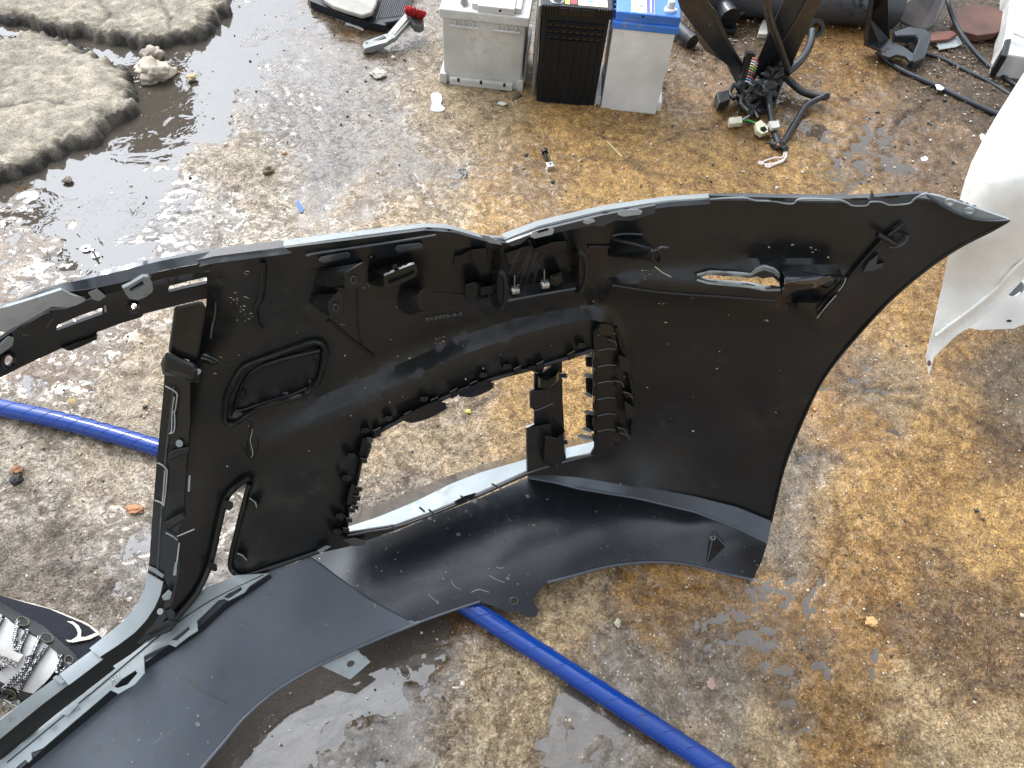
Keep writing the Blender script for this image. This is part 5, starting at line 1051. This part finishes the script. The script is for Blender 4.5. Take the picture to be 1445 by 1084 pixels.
# ================================================================== TRIM PANEL AT THE TOP EDGE
tp = thing('trim_panel', 'dirty grey panel with black rubber edge and ribbed mat at the top edge, left of the red brush', 'car part', P(500, 5, 0))
plate_px('panel', [(446, -40), (457, 0), (470, 8), (490, 15), (511, 21), (525, 17), (531, 5), (540, -45)], .045, .012, simple('dirty_panel', (.30, .28, .24), .6, 0, .5, 90, .4), tp, .004)
plate_px('rubber_edge', [(430, -20), (437, 1), (470, 14), (496, 25), (519, 31), (543, 36), (546, 34), (530, 25), (524, 19), (510, 22), (470, 10), (452, -10)], .02, .02, MBCASE, tp, .002)
plate_px('ribbed_mat', [(527, 24), (533, 5), (542, -25), (585, -25), (572, 10), (577, 24), (556, 30), (536, 33)], .018, .014, MBCASE, tp, .003)
for k in range(15): tube('mat_rib', [P(531 + k * 3.0, 27 - k * .4, .0195), P(540 + k * 3.0, 2 - k * .4, .0195), P(548 + k * 3, -22, .0195)], .0014, simple('mat_rib_grey', (.10, .105, .11), .35) if k == 0 else bpy.data.materials['mat_rib_grey'], tp, 6, 2)
flake('stick', [(488, 32), (497, 33), (512, 40), (511, 42), (497, 36), (488, 34)], (.6, .6, .55), 'thin pale strip lying in the mud left of the brush handle', 'strip', .003)

# ================================================================== FRAME, PIPE, BRACKET (top right)
MFR = plastic('black_frame_paint', (.022, .027, .032), .30, .2, .12, (.09, .07, .05), bump=.3, speck=.3, spec=.6)
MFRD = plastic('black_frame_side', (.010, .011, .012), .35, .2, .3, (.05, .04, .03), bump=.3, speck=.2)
MRUST = simple('rusty_steel', (.11, .05, .035), .6, .2, .6, 120, .4)
fr_ = thing('metal_stand', 'black steel support with two slanting legs meeting on the concrete right of the batteries', 'metal frame', P(1062, 125, 0))
FA = Surf([(941, -40, .42), (1010, -40, .42), (956, 0, .34), (995, 0, .34), (1041, 118, .01), (1050, 92, .05), (986, 58, .18), (1021, 46, .2)])
AL = [(938, -60), (956, 0), (961, 14), (977, 35), (986, 58), (995, 72), (1016, 84), (1028, 93), (1042, 118), (1052, 112), (1048, 92), (1032, 67), (1021, 46), (1009, 18), (995, 0), (985, -60)]
sheet('left_leg', AL, FA, MFR, fr_, [ell(1003, 36, 2.6, 2.6, 10)], [[(955, -20), (977, 35), (1014, 82)]], 10, 8, .005, lambda v: .012 * np.exp(-((v[:, 0] - (977 + (v[:, 1] - 35) * .79)) / 6) ** 2))
tube_px('leg_edge', [(985, -60), (995, 0), (1009, 18), (1021, 46), (1032, 67), (1048, 92)], FA, .0, .004, MFR, fr_); tube_px('rust_streak', [(997, 2), (1006, 14), (1014, 30), (1020, 42)], FA, .004, .0024, MRUST, fr_)
FBs = Surf([(1115, -40, .42), (1170, -40, .42), (1106, 0, .34), (1160, 0, .34), (1066, 92, .07), (1115, 97, .07), (1070, 160, .0), (1092, 143, .0)])
sheet('right_leg', [(1128, -60), (1106, 0), (1085, 48), (1066, 92), (1058, 128), (1072, 150), (1084, 92), (1110, 48), (1138, 0), (1165, -60)], FBs, MFR, fr_, (), (), 12, 9, .005)
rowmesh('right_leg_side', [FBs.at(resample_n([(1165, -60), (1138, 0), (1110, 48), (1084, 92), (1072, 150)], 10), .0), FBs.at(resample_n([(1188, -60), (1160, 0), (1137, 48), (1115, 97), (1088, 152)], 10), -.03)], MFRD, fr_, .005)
tube_px('leg_edge', [(1165, -60), (1138, 0), (1110, 48), (1084, 92), (1072, 150)], FBs, .001, .0035, MFR, fr_)
plate_px('foot_plate', [(1040, 108), (1066, 92), (1112, 98), (1094, 146), (1072, 158), (1048, 134)], .014, .014, MFRD, fr_, .003)
# big pipe behind
pp_ = thing('steel_pipe', 'thick dark grey steel pipe lying on the ground behind the frame', 'pipe', P(1180, 30, 0))
a_ = P(960, 22, 0); b2_ = P(1255, 46, 0); d_ = (b2_ - a_) / np.linalg.norm(b2_ - a_); nrm_ = np.array([-d_[1], d_[0], 0]); RP = .062
q = [a_ + d_ * s + nrm_ * .035 + np.array([0, 0, RP]) for s in (.02, .2, .4, .6)]; V, f = tube_geo(q, RP, 28); obj('pipe_wall', V, f, plastic('pipe_paint', (.060, .064, .070), .35, .25, .5, (.02, .02, .02), bump=.4, speck=.2), pp_, True)
sh = thing('shock_absorber', 'black cylinder with flat end cap lying behind the left leg of the frame', 'shock absorber', P(1025, 25, 0))
e0 = P(1030, 24, .04); e1 = P(1000, -30, .06); V, f = tube_geo([e0, (e0 + e1) / 2, e1], .026, 22); obj('cylinder', V, f, MFR, sh, True); d0 = (e1 - e0) / np.linalg.norm(e1 - e0)
V, f = tube_geo([e0 - d0 * .004, e0 + d0 * .006], .028, 22); obj('end_cap', V, f, MFRD, sh); V, f = tube_geo([P(1040, 20, .03), P(1056, 14, .03)], .010, 12); obj('side_nozzle', V, f, MFR, sh, True); V, f = tube_geo([P(1056, 14, .03), P(1073, 13, .03), P(1077, 13, .03)], [.006, .006, .005], 10); obj('nozzle_tip', V, f, MG, sh, True)
V, f = ring_geo(P(1026, 44, .008), .014, .024, .012, 20); obj('rubber_ring', V, f, MBD, sh, True)
stone('red_cap', 'small bright red plastic cap on the ground behind the frame', 'cap', 1033, 47, 3, (.7, .03, .04), 0, .7, 1, 60)
sh2 = thing('shock_absorber', 'grey cylinder end showing just right of the blue battery lid', 'shock absorber', P(965, 50, 0))
e0 = P(974, 56, .02); e1 = P(940, 24, .03); V, f = tube_geo([e0, e1], .019, 20); obj('cylinder', V, f, MFR, sh2, True); d0 = (e1 - e0) / np.linalg.norm(e1 - e0); V, f = tube_geo([e0 - d0 * .012, e0 + d0 * .008], .021, 20); obj('end_cap', V, f, MFRD, sh2)
flake('broken_plastic', [(1070, 46), (1077, 28), (1081, 30), (1083, 47), (1076, 48)], (.42, .40, .34), 'pale triangular plastic shard lying behind the frame legs', 'shard', .012)
# bracket
bk = thing('steel_bracket', 'black painted steel bracket with hooked end standing behind the wet floor at the top right', 'bracket', P(1240, 70, 0))
def pz(poly, zs): return [P(x, y, z) for (x, y), z in zip(poly, zs)]
prism_w('upright', pz([(1236, -50), (1229, 0), (1224, 22), (1219, 60), (1240, 60), (1256, 56), (1254, 20), (1253, 0), (1256, -50)], [.26, .17, .11, .035, .035, .035, .11, .17, .26]), (0, .012, 0), MFRD, bk, .002)
prism_w('upright_edge', pz([(1236, -50), (1229, 0), (1224, 22), (1219, 60), (1224, 62), (1229, 22), (1233, 0), (1241, -50)], [.262, .172, .112, .037, .037, .112, .172, .262]), (0, -.004, 0), MFR, bk, .001)
prism_w('base_plate', pz([(1219, 60), (1241, 69), (1244, 77), (1256, 81), (1266, 77), (1279, 80), (1284, 86), (1289, 85), (1290, 76), (1276, 66), (1262, 60), (1256, 56)], [.036] * 12), (0, 0, -.008), MFR, bk, .002)
prism_w('hook_plate', pz([(1262, 44), (1283, 37), (1306, 41), (1314, 47), (1314, 57), (1305, 82), (1290, 88), (1285, 84), (1297, 56), (1292, 50), (1264, 50)], [.05, .052, .052, .05, .045, .03, .028, .03, .045, .05, .05]), (0, 0, -.022), MFR, bk, .003)
for cx, cy in ((1248, 72), (1253, 68)): plate_px('bolt_hole', ell(cx, cy, 3.5, 1.6, 10), .0368, .002, MRUST if cx == 1248 else MBD, bk, 0)
# scrap sheets
def scrap(name, poly, zs, th, mat, label, cat): o = prism_w(name, pz(poly, zs if isinstance(zs, list) else [zs] * len(poly)), (0, 0, -th), mat, None, .002); return tag(o, label, cat)
scrap('steel_sheet', [(1254, -40), (1256, 20), (1272, 30), (1297, 42), (1308, 43), (1318, 36), (1337, 0), (1345, -40)], [.08, .05, .04, .03, .03, .04, .08, .12], .006, simple('brown_sheet', (.055, .045, .042), .5, .2, .5, 90, .5), 'dark brown steel sheet lying behind the hooked bracket', 'sheet metal')
scrap('rusty_disc', [(1352 + 0, 10), (1370, 6), (1398, 8), (1416, 16), (1420, 34), (1408, 46), (1380, 50), (1358, 44), (1346, 30)], .03, .02, MRUST, 'rust brown metal disc beside the white box corner at the top right', 'brake disc')
scrap('rusty_strip', [(1262, 47), (1300, 50), (1318, 44), (1345, 43), (1351, 48), (1340, 55), (1310, 58), (1275, 56)], .022, .008, simple('red_rust', (.19, .07, .045), .5, .1), 'reddish brown flat strip beneath the hooked bracket', 'metal strip')
scrap('bent_plate', [(1320, 58), (1330, 52), (1352, 50), (1359, 62), (1350, 66), (1326, 70)], .012, .003, MG, 'grey bent metal plate under the curved black cable', 'plate')
for k, (pl, z, r, lab) in enumerate([([(1238, 74), (1260, 92), (1290, 108), (1325, 123), (1360, 140), (1400, 158), (1470, 190)], .008, .0070, 'thick black cable with a white mark, lowest of the three cables at the right'),
                             ([(1300, 74), (1327, 82), (1360, 98), (1400, 118), (1432, 138), (1480, 165)], .008, .0055, 'grey black cable running in the middle of the three cables at the right'),
                             ([(1336, -30), (1338, 2), (1346, 28), (1362, 56), (1392, 90), (1437, 123), (1480, 150)], [.10, .08, .05, .03, .012, .01, .01], .0060, 'black cable bending down past the rusty disc, uppermost of the three')]):
    tag(tube('cable', [P(x, y, z[i] if isinstance(z, list) else z) for i, (x, y) in enumerate(pl)], r, MFR, None, 10), lab, 'cable', 'black cables on the ground at the right')
plate_px('paint_mark', [(1320, 119), (1326, 119), (1333, 124), (1330, 127), (1323, 126)], .0165, .003, simple('white_mark', (.75, .78, .78), .5), bpy.data.objects['cable'], .001)
bx = thing('white_box', 'corner of a worn white metal box at the right edge, above the white fender', 'metal box', P(1440, 60, 0))
prism_w('box_body', pz([(1428, -40), (1426, 0), (1420, 40), (1415, 66), (1414, 76), (1445, 80), (1530, 90), (1540, -40)], [.07] * 8), (0, 0, -.065), simple('worn_white', (.50, .49, .46), .5, 0, .5, 50, .35), bx, .004)
prism_w('box_panel', pz([(1437, -30), (1433, 2), (1431, 46), (1445, 52), (1530, 60), (1530, -30)], [.0745] * 6), (0, 0, -.006), simple('pale_panel', (.48, .46, .47), .5, 0, .4, 60), bx, .002)
prism_w('box_corner', pz([(1419, 55), (1428, 54), (1422, 80), (1413, 77)], [.074] * 4), (0, 0, -.06), MBD, bx, .003)
# dead leaves / debris by the scrap
parts = []
for i in range(420):
    px, py = rng.normal(1360, 55), rng.normal(85, 32)
    if rng.random() < .3: px, py = rng.normal(1010, 35), rng.normal(60, 22)
    if py < -30: continue
    c_ = P(px, py, 0)
    if not (-1.7 < c_[0] < 1.7 and .2 < c_[1] < 2.7): continue
    g = gh(c_[0], c_[1]); r = rng.uniform(.003, .010); a0 = rng.uniform(0, 6.3); u = np.array([math.cos(a0), math.sin(a0), rng.uniform(-.2, .4)]) * r; v_ = np.array([-math.sin(a0), math.cos(a0), rng.uniform(-.3, .3)]) * r * rng.uniform(.2, .6)
    o0 = np.array([c_[0], c_[1], g + .004]); parts.append(([o0 - u, o0 + v_, o0 + u, o0 - v_, o0 + np.array([0, 0, .002])], [(0, 1, 4), (1, 2, 4), (2, 3, 4), (3, 0, 4)]))
V, f = join(parts); a = NT('leaf_litter'); n_ = a.noise(90, 2); a.bsdf(a.ramp(n_, [(.3, (.03, .022, .015)), (.5, (.12, .08, .045)), (.7, (.30, .25, .17))]), .5); o = obj('leaf_litter', V, f, a.m); tag(o, 'dark leaf litter and scraps among the metal at the top right', 'litter', None, 'stuff')

# ================================================================== WIRING LOOM
wl = thing('wiring_harness', 'torn black car wiring loom with cream connectors draped over the foot of the frame', 'wiring', P(1080, 160, 0))
MW = plastic('loom_tape', (.016, .017, .018), .38, .2, .3, (.06, .05, .04), bump=.5, scale=500, speck=.3, spec=.6)
MCRM = simple('cream_connector', (.66, .64, .46), .4); MBLK = MW
def tz(name, pl, zs, r, mat=MW, n=10): return tube(name, [P(x, y, z) for (x, y), z in zip(pl, zs if isinstance(zs, list) else [zs] * len(pl))], r, mat, wl, n)
tz('loom_branch', [(1076, -60), (1082, 0), (1087, 28), (1099, 60), (1111, 97)], [.5, .40, .30, .19, .09], .0075)
tz('loom_branch', [(1146, 44), (1143, 62), (1131, 84), (1110, 103)], [.07, .07, .08, .07], .010)
V, f = ring_geo((0, 0, -.006), .014, .024, .014, 20); c_ = P(1150, 40, .06); R_ = Matrix.Rotation(1.1, 3, 'X') @ Matrix.Rotation(.2, 3, 'Y'); V = [tuple(R_ @ Vector(v) + Vector(c_)) for v in V]; obj('grommet', V, f, MBD, wl, True)
tz('loom_branch', [(1106, 106), (1116, 116), (1132, 129), (1150, 135), (1165, 136)], [.05, .03, .02, .02, .025], .0095)
tz('loom_branch', [(1166, 135), (1152, 141), (1138, 149), (1128, 163), (1116, 183), (1104, 204)], [.028, .02, .014, .012, .012, .012], .0070)
V, f = lump(P(1165, 136, .026), .010, .010, .012, 3, 2, .4); obj('tape_wrap', V, f, MW, wl, True)
tz('loom_branch', [(1078, 118), (1083, 135), (1086, 152), (1091, 180), (1099, 204)], [.05, .03, .018, .014, .014], [.012, .0095, .0075, .009])
for px, py, z, r, s in ((1048, 124, .03, .017, 1), (1052, 140, .018, .022, 2), (1056, 152, .012, .016, 3), (1090, 104, .06, .026, 4), (1098, 96, .07, .020, 5), (1078, 122, .045, .026, 6), (1068, 132, .03, .022, 7), (1097, 206, .010, .014, 8), (1106, 210, .008, .010, 9), (1084, 130, .03, .020, 10)):
    V, f = lump(P(px, py, z), r, r * .8, r * .8, s, 3, .7); obj('tape_wrap', V, f, MW, wl, True, 0)
for pl, z in (([(1044, 116), (1034, 122), (1030, 132), (1036, 140)], .025), ([(1060, 150), (1066, 160), (1070, 168)], .012), ([(1078, 140), (1066, 150), (1058, 164)], .015), ([(1050, 130), (1046, 146), (1056, 158)], .03), ([(1070, 110), (1062, 124), (1050, 132)], .05), ([(1090, 110), (1100, 102), (1112, 98)], .07)): tz('loom_branch', pl, z, .0055)
def box_px(name, corners, z, th, mat, bev=.001): return prism_w(name, [P(x, y, z) for x, y in corners], (0, 0.004, -th), mat, wl, bev)
box_px('relay_block', [(1011, 130), (1029, 127), (1031, 140), (1015, 146)], .030, .024, MW, .0015)
prism_w('pin_connector', [P(1045, 112, .06), P(1055, 73, .125), P(1067, 76, .125), P(1057, 117, .06)], (0, .025, -.008), MBD, wl, .002)
for k, cc in enumerate([(.7, .05, .05), (.75, .75, .72), (.75, .75, .72), (.7, .65, .08), (.12, .5, .1), (.6, .1, .08), (.05, .05, .05), (.7, .1, .1), (.1, .35, .65), (.75, .75, .75)]):
    m_ = simple('wire_%d' % k, cc, .4); y0 = 82 + k * 3.6; x0 = 1065 - k * 1.05; z0 = .118 - k * .0062; tube('wire', [P(x0 - 3, y0, z0 + .003), P(x0 + 2, y0 + 2, z0 + .004), P(x0 + 5, y0 + 5, z0 - .006)], .0016, m_, wl, 6, 3)
box_px('cream_connector', [(1029, 166), (1047, 164), (1048, 173), (1030, 175)], .018, .014, MCRM)
sheet_pts = [(1066, 173), (1074, 169), (1084, 178), (1084, 186), (1075, 189), (1068, 184)]
box_px('cream_connector', sheet_pts, .018, .014, MCRM); box_px('connector_mouth', [(1073, 180), (1079, 178), (1083, 183), (1078, 187), (1073, 184)], .0185, .004, MBD, .0003)
tz('wire', [(1047, 169), (1054, 165), (1062, 160)], .016, .0022, simple('wire_grey', (.4, .4, .42), .4), 6); tz('wire', [(1049, 170), (1056, 170), (1066, 174)], .013, .0022, simple('wire_green', (.03, .30, .05), .4), 6); tz('wire', [(1047, 171), (1055, 172), (1066, 176)], .010, .0018, MBD, 6)
box_px('white_sticker', [(1085, 171), (1099, 170), (1101, 179), (1090, 181)], .030, .012, simple('sticker', (.6, .58, .55), .5)); 
for pl in ([(1109, 214), (1109, 222), (1100, 228), (1085, 232), (1074, 231)], [(1107, 214), (1104, 222), (1092, 223), (1080, 227), (1072, 231)], [(1110, 215), (1106, 226), (1096, 231), (1086, 235)]): tz('wire', pl, .006, .0024, bpy.data.materials.get('pale_wire') or simple('pale_wire', (.66, .56, .52), .45), 6)
for px, py in ((1073, 231), (1083, 235)):
    V, f = ring_geo(P(px, py, .005), .0028, .0068, .003, 16); obj('ring_terminal', V, f, bpy.data.materials['pale_wire'], wl, True)
V, f = lump(P(1098, 204, .024), .0035, .0035, .003, 2, 1, .2); obj('wire_end', V, f, simple('copper_orange', (.7, .2, .06), .4), wl, True)

# ================================================================== WHITE FENDER
MFEN = plastic('white_car_paint', (.86, .83, .76), .22, .12, .18, (.35, .3, .22), bump=.04, speck=.15, coat=.4, spec=.6)
fn_ = thing('car_fender', 'white car fender with a pointed corner, behind the bumper tip at the right edge', 'fender', P(1400, 470, 0))
FC = [(1520, -40, .62), (1445, 102, .46), (1405, 166, .42), (1355, 279, .33), (1332, 391, .20), (1307, 503, .07), (1311, 530, .05), (1342, 480, .10), (1396, 441, .16), (1445, 387, .22), (1560, 250, .36), (1600, 0, .60), (1400, 330, .31), (1445, 240, .42), (1367, 341, .29), (1325, 466, .13)]
FS = Surf(FC, lam=.006)
FO = [(1530, -60), (1490, 20), (1445, 102), (1425, 134), (1405, 166), (1387, 198), (1371, 229), (1362, 254), (1355, 279), (1348, 310), (1342, 341), (1332, 391), (1319, 453), (1307, 503), (1309, 520), (1311, 530), (1316, 512), (1318, 504), (1334, 486), (1326, 474), (1345, 456), (1363, 443), (1405, 409), (1445, 367), (1500, 310), (1640, 200), (1640, -60)]
sheet('fender_skin', FO, FS, MFEN, fn_, (), [[(1445, 160), (1395, 260), (1367, 341), (1345, 400), (1318, 470)], [(1640, 100), (1500, 220), (1445, 280), (1400, 340), (1362, 405)]], 12, 9, .002, lambda v: .003 * np.exp(-(segdist(v, [(1445, 160), (1395, 260), (1367, 341), (1345, 400), (1318, 470)], False) / 14) ** 2), smooth=True, sharp=50)
rowmesh('arch_flange', [FS.at(resample_n([(1318, 474), (1326, 471), (1345, 454), (1363, 441), (1405, 407), (1445, 365), (1560, 262)], 30), .003), FS.at(resample_n([(1322, 486), (1330, 482), (1350, 464), (1368, 451), (1410, 417), (1450, 375), (1565, 272)], 30), -.012), FS.at(resample_n([(1318, 504), (1334, 489), (1348, 474), (1369, 462), (1412, 428), (1452, 386), (1570, 280)], 30), -.006)], MFEN, fn_, .002)
tube('flange_bead', list(FS.at([(1320, 474), (1345, 455), (1363, 442), (1405, 408), (1445, 366), (1560, 263)], .003)), .003, MFEN, fn_, 8)
obj('rust_chip', *lump(FS.at([(1311, 512)], .001)[0], .003, .006, .004, 4, 2, .4), MRUST, fn_, True)
f2 = thing('wheel_cover', 'white rounded plastic part lying on the ground below the fender at the right edge', 'car part', P(1430, 430, 0))
F2 = Surf(lam=.001, ctl=[(1369, 464, .05), (1445, 455, .05), (1520, 430, .05), (1369, 440, .07), (1445, 380, .13), (1520, 330, .15), (1430, 430, .09)])
sheet('cover_shell', [(1366, 463), (1385, 466), (1400, 465), (1430, 464), (1445, 458), (1530, 445), (1530, 300), (1445, 370), (1405, 412), (1372, 440)], F2, MFEN, f2, [ell(1431, 406, 11, 13, 16, .5)], (), 10, 7, .004)
V, f = tube_geo([F2.at([(1431, 406)], -.012)[0], F2.at([(1431, 406)], -.03)[0]], .016, 16); obj('hub', V, f, plastic('hub_grey', (.10, .11, .12), .3), f2, True)
slab('bolt_hole', ell(1424, 453, 4, 1.8, 10), F2, MBD, f2, .001, -.002, 0)

# ================================================================== SHOE
so_ = thing('shoe', 'black and white running shoe with speckled laces behind the bumper bar, lower left', 'shoe', (-.60, .27, 0))
A0 = np.array([-.80, .342]); dx = np.array([.965, -.262]); nx_ = np.array([.262, .965])
rows = []; NS = 26
for i in range(NS):
    s = i / (NS - 1); L = .325 * s
    hw = np.interp(s, [0, .06, .3, .55, .75, .9, .97, 1], [.024, .040, .048, .058, .058, .045, .025, .006]); hh = np.interp(s, [0, .06, .25, .42, .6, .8, .95, 1], [.06, .10, .112, .104, .082, .058, .040, .028])
    r = []
    for k in range(24):
        a_ = 2 * math.pi * k / 24; cx_, cz_ = math.cos(a_), math.sin(a_)
        cx2 = math.copysign(abs(cx_) ** .75, cx_); lift = (hh - .018) * max(0, cz_) ** .9
        z = .018 + lift if cz_ > 0 else .018 + .004 * cz_
        pxy_ = A0 + dx * L + nx_ * hw * cx2 * (1 - .28 * max(0, cz_)); r.append((pxy_[0], pxy_[1], z))
    rows.append(r)
V = np.array(rows).reshape(-1, 3); fc = [(i * 24 + k, i * 24 + (k + 1) % 24, (i + 1) * 24 + (k + 1) % 24, (i + 1) * 24 + k) for i in range(NS - 1) for k in range(24)] + [tuple(range(24)), tuple((NS - 1) * 24 + k for k in reversed(range(24)))]
a = NT('shoe_mesh'); vv = a.n('ShaderNodeTexVoronoi'); vv.inputs['Scale'].default_value = 520; a.l(a.geo.outputs['Position'], vv.inputs['Vector']); a.bsdf(a.ramp(vv.outputs['Distance'], [(.15, (.003, .003, .004)), (.5, (.016, .018, .026))]), .75, 0, a.bump(vv.outputs['Distance'], .6, .001), .3); MSHOE = a.m
up_ = recalc(obj('upper', V, fc, MSHOE, so_, True, 60))
bvh = BVHTree.FromPolygons([tuple(v) for v in V], fc)
def drape(vp, e):
    out = []
    for (x, y), q in zip(vp, np.broadcast_to(e, len(vp))):
        d = Vector(ray(x, y)).normalized(); hit = bvh.ray_cast(Vector(CAM), d)
        if hit[0] is None: nr = bvh.find_nearest(Vector(P(x, y, .03))); out.append(np.array(nr[0] + nr[1] * q) if nr[0] else P(x, y, .03))
        else: out.append(np.array(hit[0] - d * q))
    return np.array(out)
# sole
rows = []
for z, g in ((0, .98), (.004, 1.0), (.018, 1.02), (.022, .98)):
    r = []
    for i in range(40):
        a_ = 2 * math.pi * i / 40; s = (1 - math.cos(a_)) / 2; hw = np.interp(s, [0, .06, .3, .55, .75, .9, .97, 1], [.024, .040, .048, .058, .058, .045, .025, .006]) * g
        p_ = A0 + dx * (.325 * s + (.003 if s > .5 else -.003)) + nx_ * hw * (1 if math.sin(a_) >= 0 else -1) * min(1, abs(math.sin(a_)) * 3); r.append((p_[0], p_[1], z))
    rows.append(r)
V2_ = np.array(rows).reshape(-1, 3); fc2 = [(j * 40 + k, j * 40 + (k + 1) % 40, (j + 1) * 40 + (k + 1) % 40, (j + 1) * 40 + k) for j in range(3) for k in range(40)] + [tuple(range(40)), tuple(120 + k for k in reversed(range(40)))]
MSOLE = simple('cream_sole', (.68, .64, .55), .5); recalc(obj('sole', V2_, fc2, MSOLE, so_, True, 50))
MTON = simple('white_knit', (.64, .62, .59), .8, 0, .6, 700, .15); MEYE = simple('dark_overlay', (.022, .025, .025), .45, 0, .4, 500)
def dr(name, poly, mat, e, th=.001, res=5): return sheet(name, poly, drape, mat, so_, (), (), res, 4, th, e, world=True)
dr('tongue', smooth_line([(-30, 850), (0, 858), (9, 871), (24, 884), (57, 903), (80, 920), (84, 934), (70, 956), (46, 980), (28, 978), (0, 965), (-30, 950)], 2, True), MTON, .0035, .002)
dr('eyestay', [(-30, 830), (0, 850), (22, 862), (40, 872), (62, 884), (82, 902), (104, 922), (112, 934), (104, 944), (84, 938), (80, 920), (57, 901), (24, 882), (6, 868), (-30, 848)], MEYE, .0055, .002)
dr('eyestay', [(-30, 948), (0, 963), (28, 976), (46, 980), (60, 966), (66, 976), (40, 1000), (10, 1012), (-30, 1000)], MEYE, .0055, .002)
dr('toe_patch', [(-10, 1002), (0, 1003), (9, 1012), (4, 1024), (-12, 1030)], MSOLE, .006, .001)
a = NT('shoe_lace'); vv = a.n('ShaderNodeTexVoronoi'); vv.inputs['Scale'].default_value = 400; vv.inputs['Randomness'].default_value = .35; a.l(a.geo.outputs['Position'], vv.inputs['Vector']); a.bsdf(a.ramp(vv.outputs['Distance'], [(.36, (.75, .74, .72)), (.44, (.02, .02, .025))]), .7); MLACE = a.m
for pl in ([(25, 876), (23, 890), (21, 902), (24, 918)], [(39, 889), (34, 900), (30, 910), (27, 921)], [(56, 898), (50, 915), (42, 932), (30, 948), (15, 962), (4, 973)], [(67, 911), (56, 926), (44, 944), (34, 960), (27, 975)], [(86, 924), (84, 938), (81, 950)], [(101, 934), (94, 942), (86, 949)], [(4, 870), (-2, 880), (-8, 892)], [(-4, 946), (4, 940), (9, 938)], [(40, 925), (36, 942), (28, 958), (16, 968)]):
    tube('lace', list(drape(np.array(pl, float), .007)), .0030, MLACE, so_, 8, 4)
for cx, cy, rx, ry in ((32, 877, 9, 6), (66, 900, 9, 6), (97, 931, 6, 6), (13, 979, 10, 6)):
    dr('eyelet', ell(cx, cy, rx, ry, 14, .3), MBD, .0075, .0008); q = ell(cx, cy, rx, ry, 14, .3); q.append(q[0]); V, f = tube_geo(list(drape(np.array(q), .008)), .0007, 5); obj('eyelet_cord', V, f, simple('olive_cord', (.16, .15, .09), .6) if cx == 32 else bpy.data.materials['olive_cord'], so_, True)
def zz(pts): return [(x / 5.42, 830 + y / 5.42) for x, y in pts]
dr('side_emblem', zz([(505, 395), (545, 398), (588, 370), (598, 340), (585, 305), (560, 275), (515, 252), (560, 256), (600, 285), (622, 325), (618, 372), (650, 374), (700, 355), (760, 330), (812, 345), (750, 358), (690, 390), (620, 403), (560, 415), (520, 410)]), simple('cream_print', (.72, .68, .56), .6), .0045, .0008, 4)
dr('tag_label', [(-12, 914), (10, 916), (33, 924), (20, 943), (-4, 934), (-16, 928)], simple('tag_white', (.70, .64, .60), .6), .0095, .0008)
c0 = drape(np.array([(25.5, 935.5)]), .0112)[0]; c1 = drape(np.array([(3, 925)]), .0112)[0]; cu_ = drape(np.array([(22, 944)]), .0112)[0]
V, f = text_geo('ZEGA', c0, c1 - c0, cu_ - c0, .0098, .0003); obj('lettering', V, f, simple('tag_ink', (.02, .02, .03), .6), so_)
dr('round_logo', ell(24, 992, 7, 5, 16, .3), simple('logo_grey', (.25, .25, .22), .5), .0075, .0006); dr('round_logo', ell(24, 992, 5.6, 3.8, 16, .3), MEYE, .0090, .0006); dr('round_logo', ell(24, 992, 3, 2.2, 6, .3), bpy.data.materials['logo_grey'], .0102, .0004)
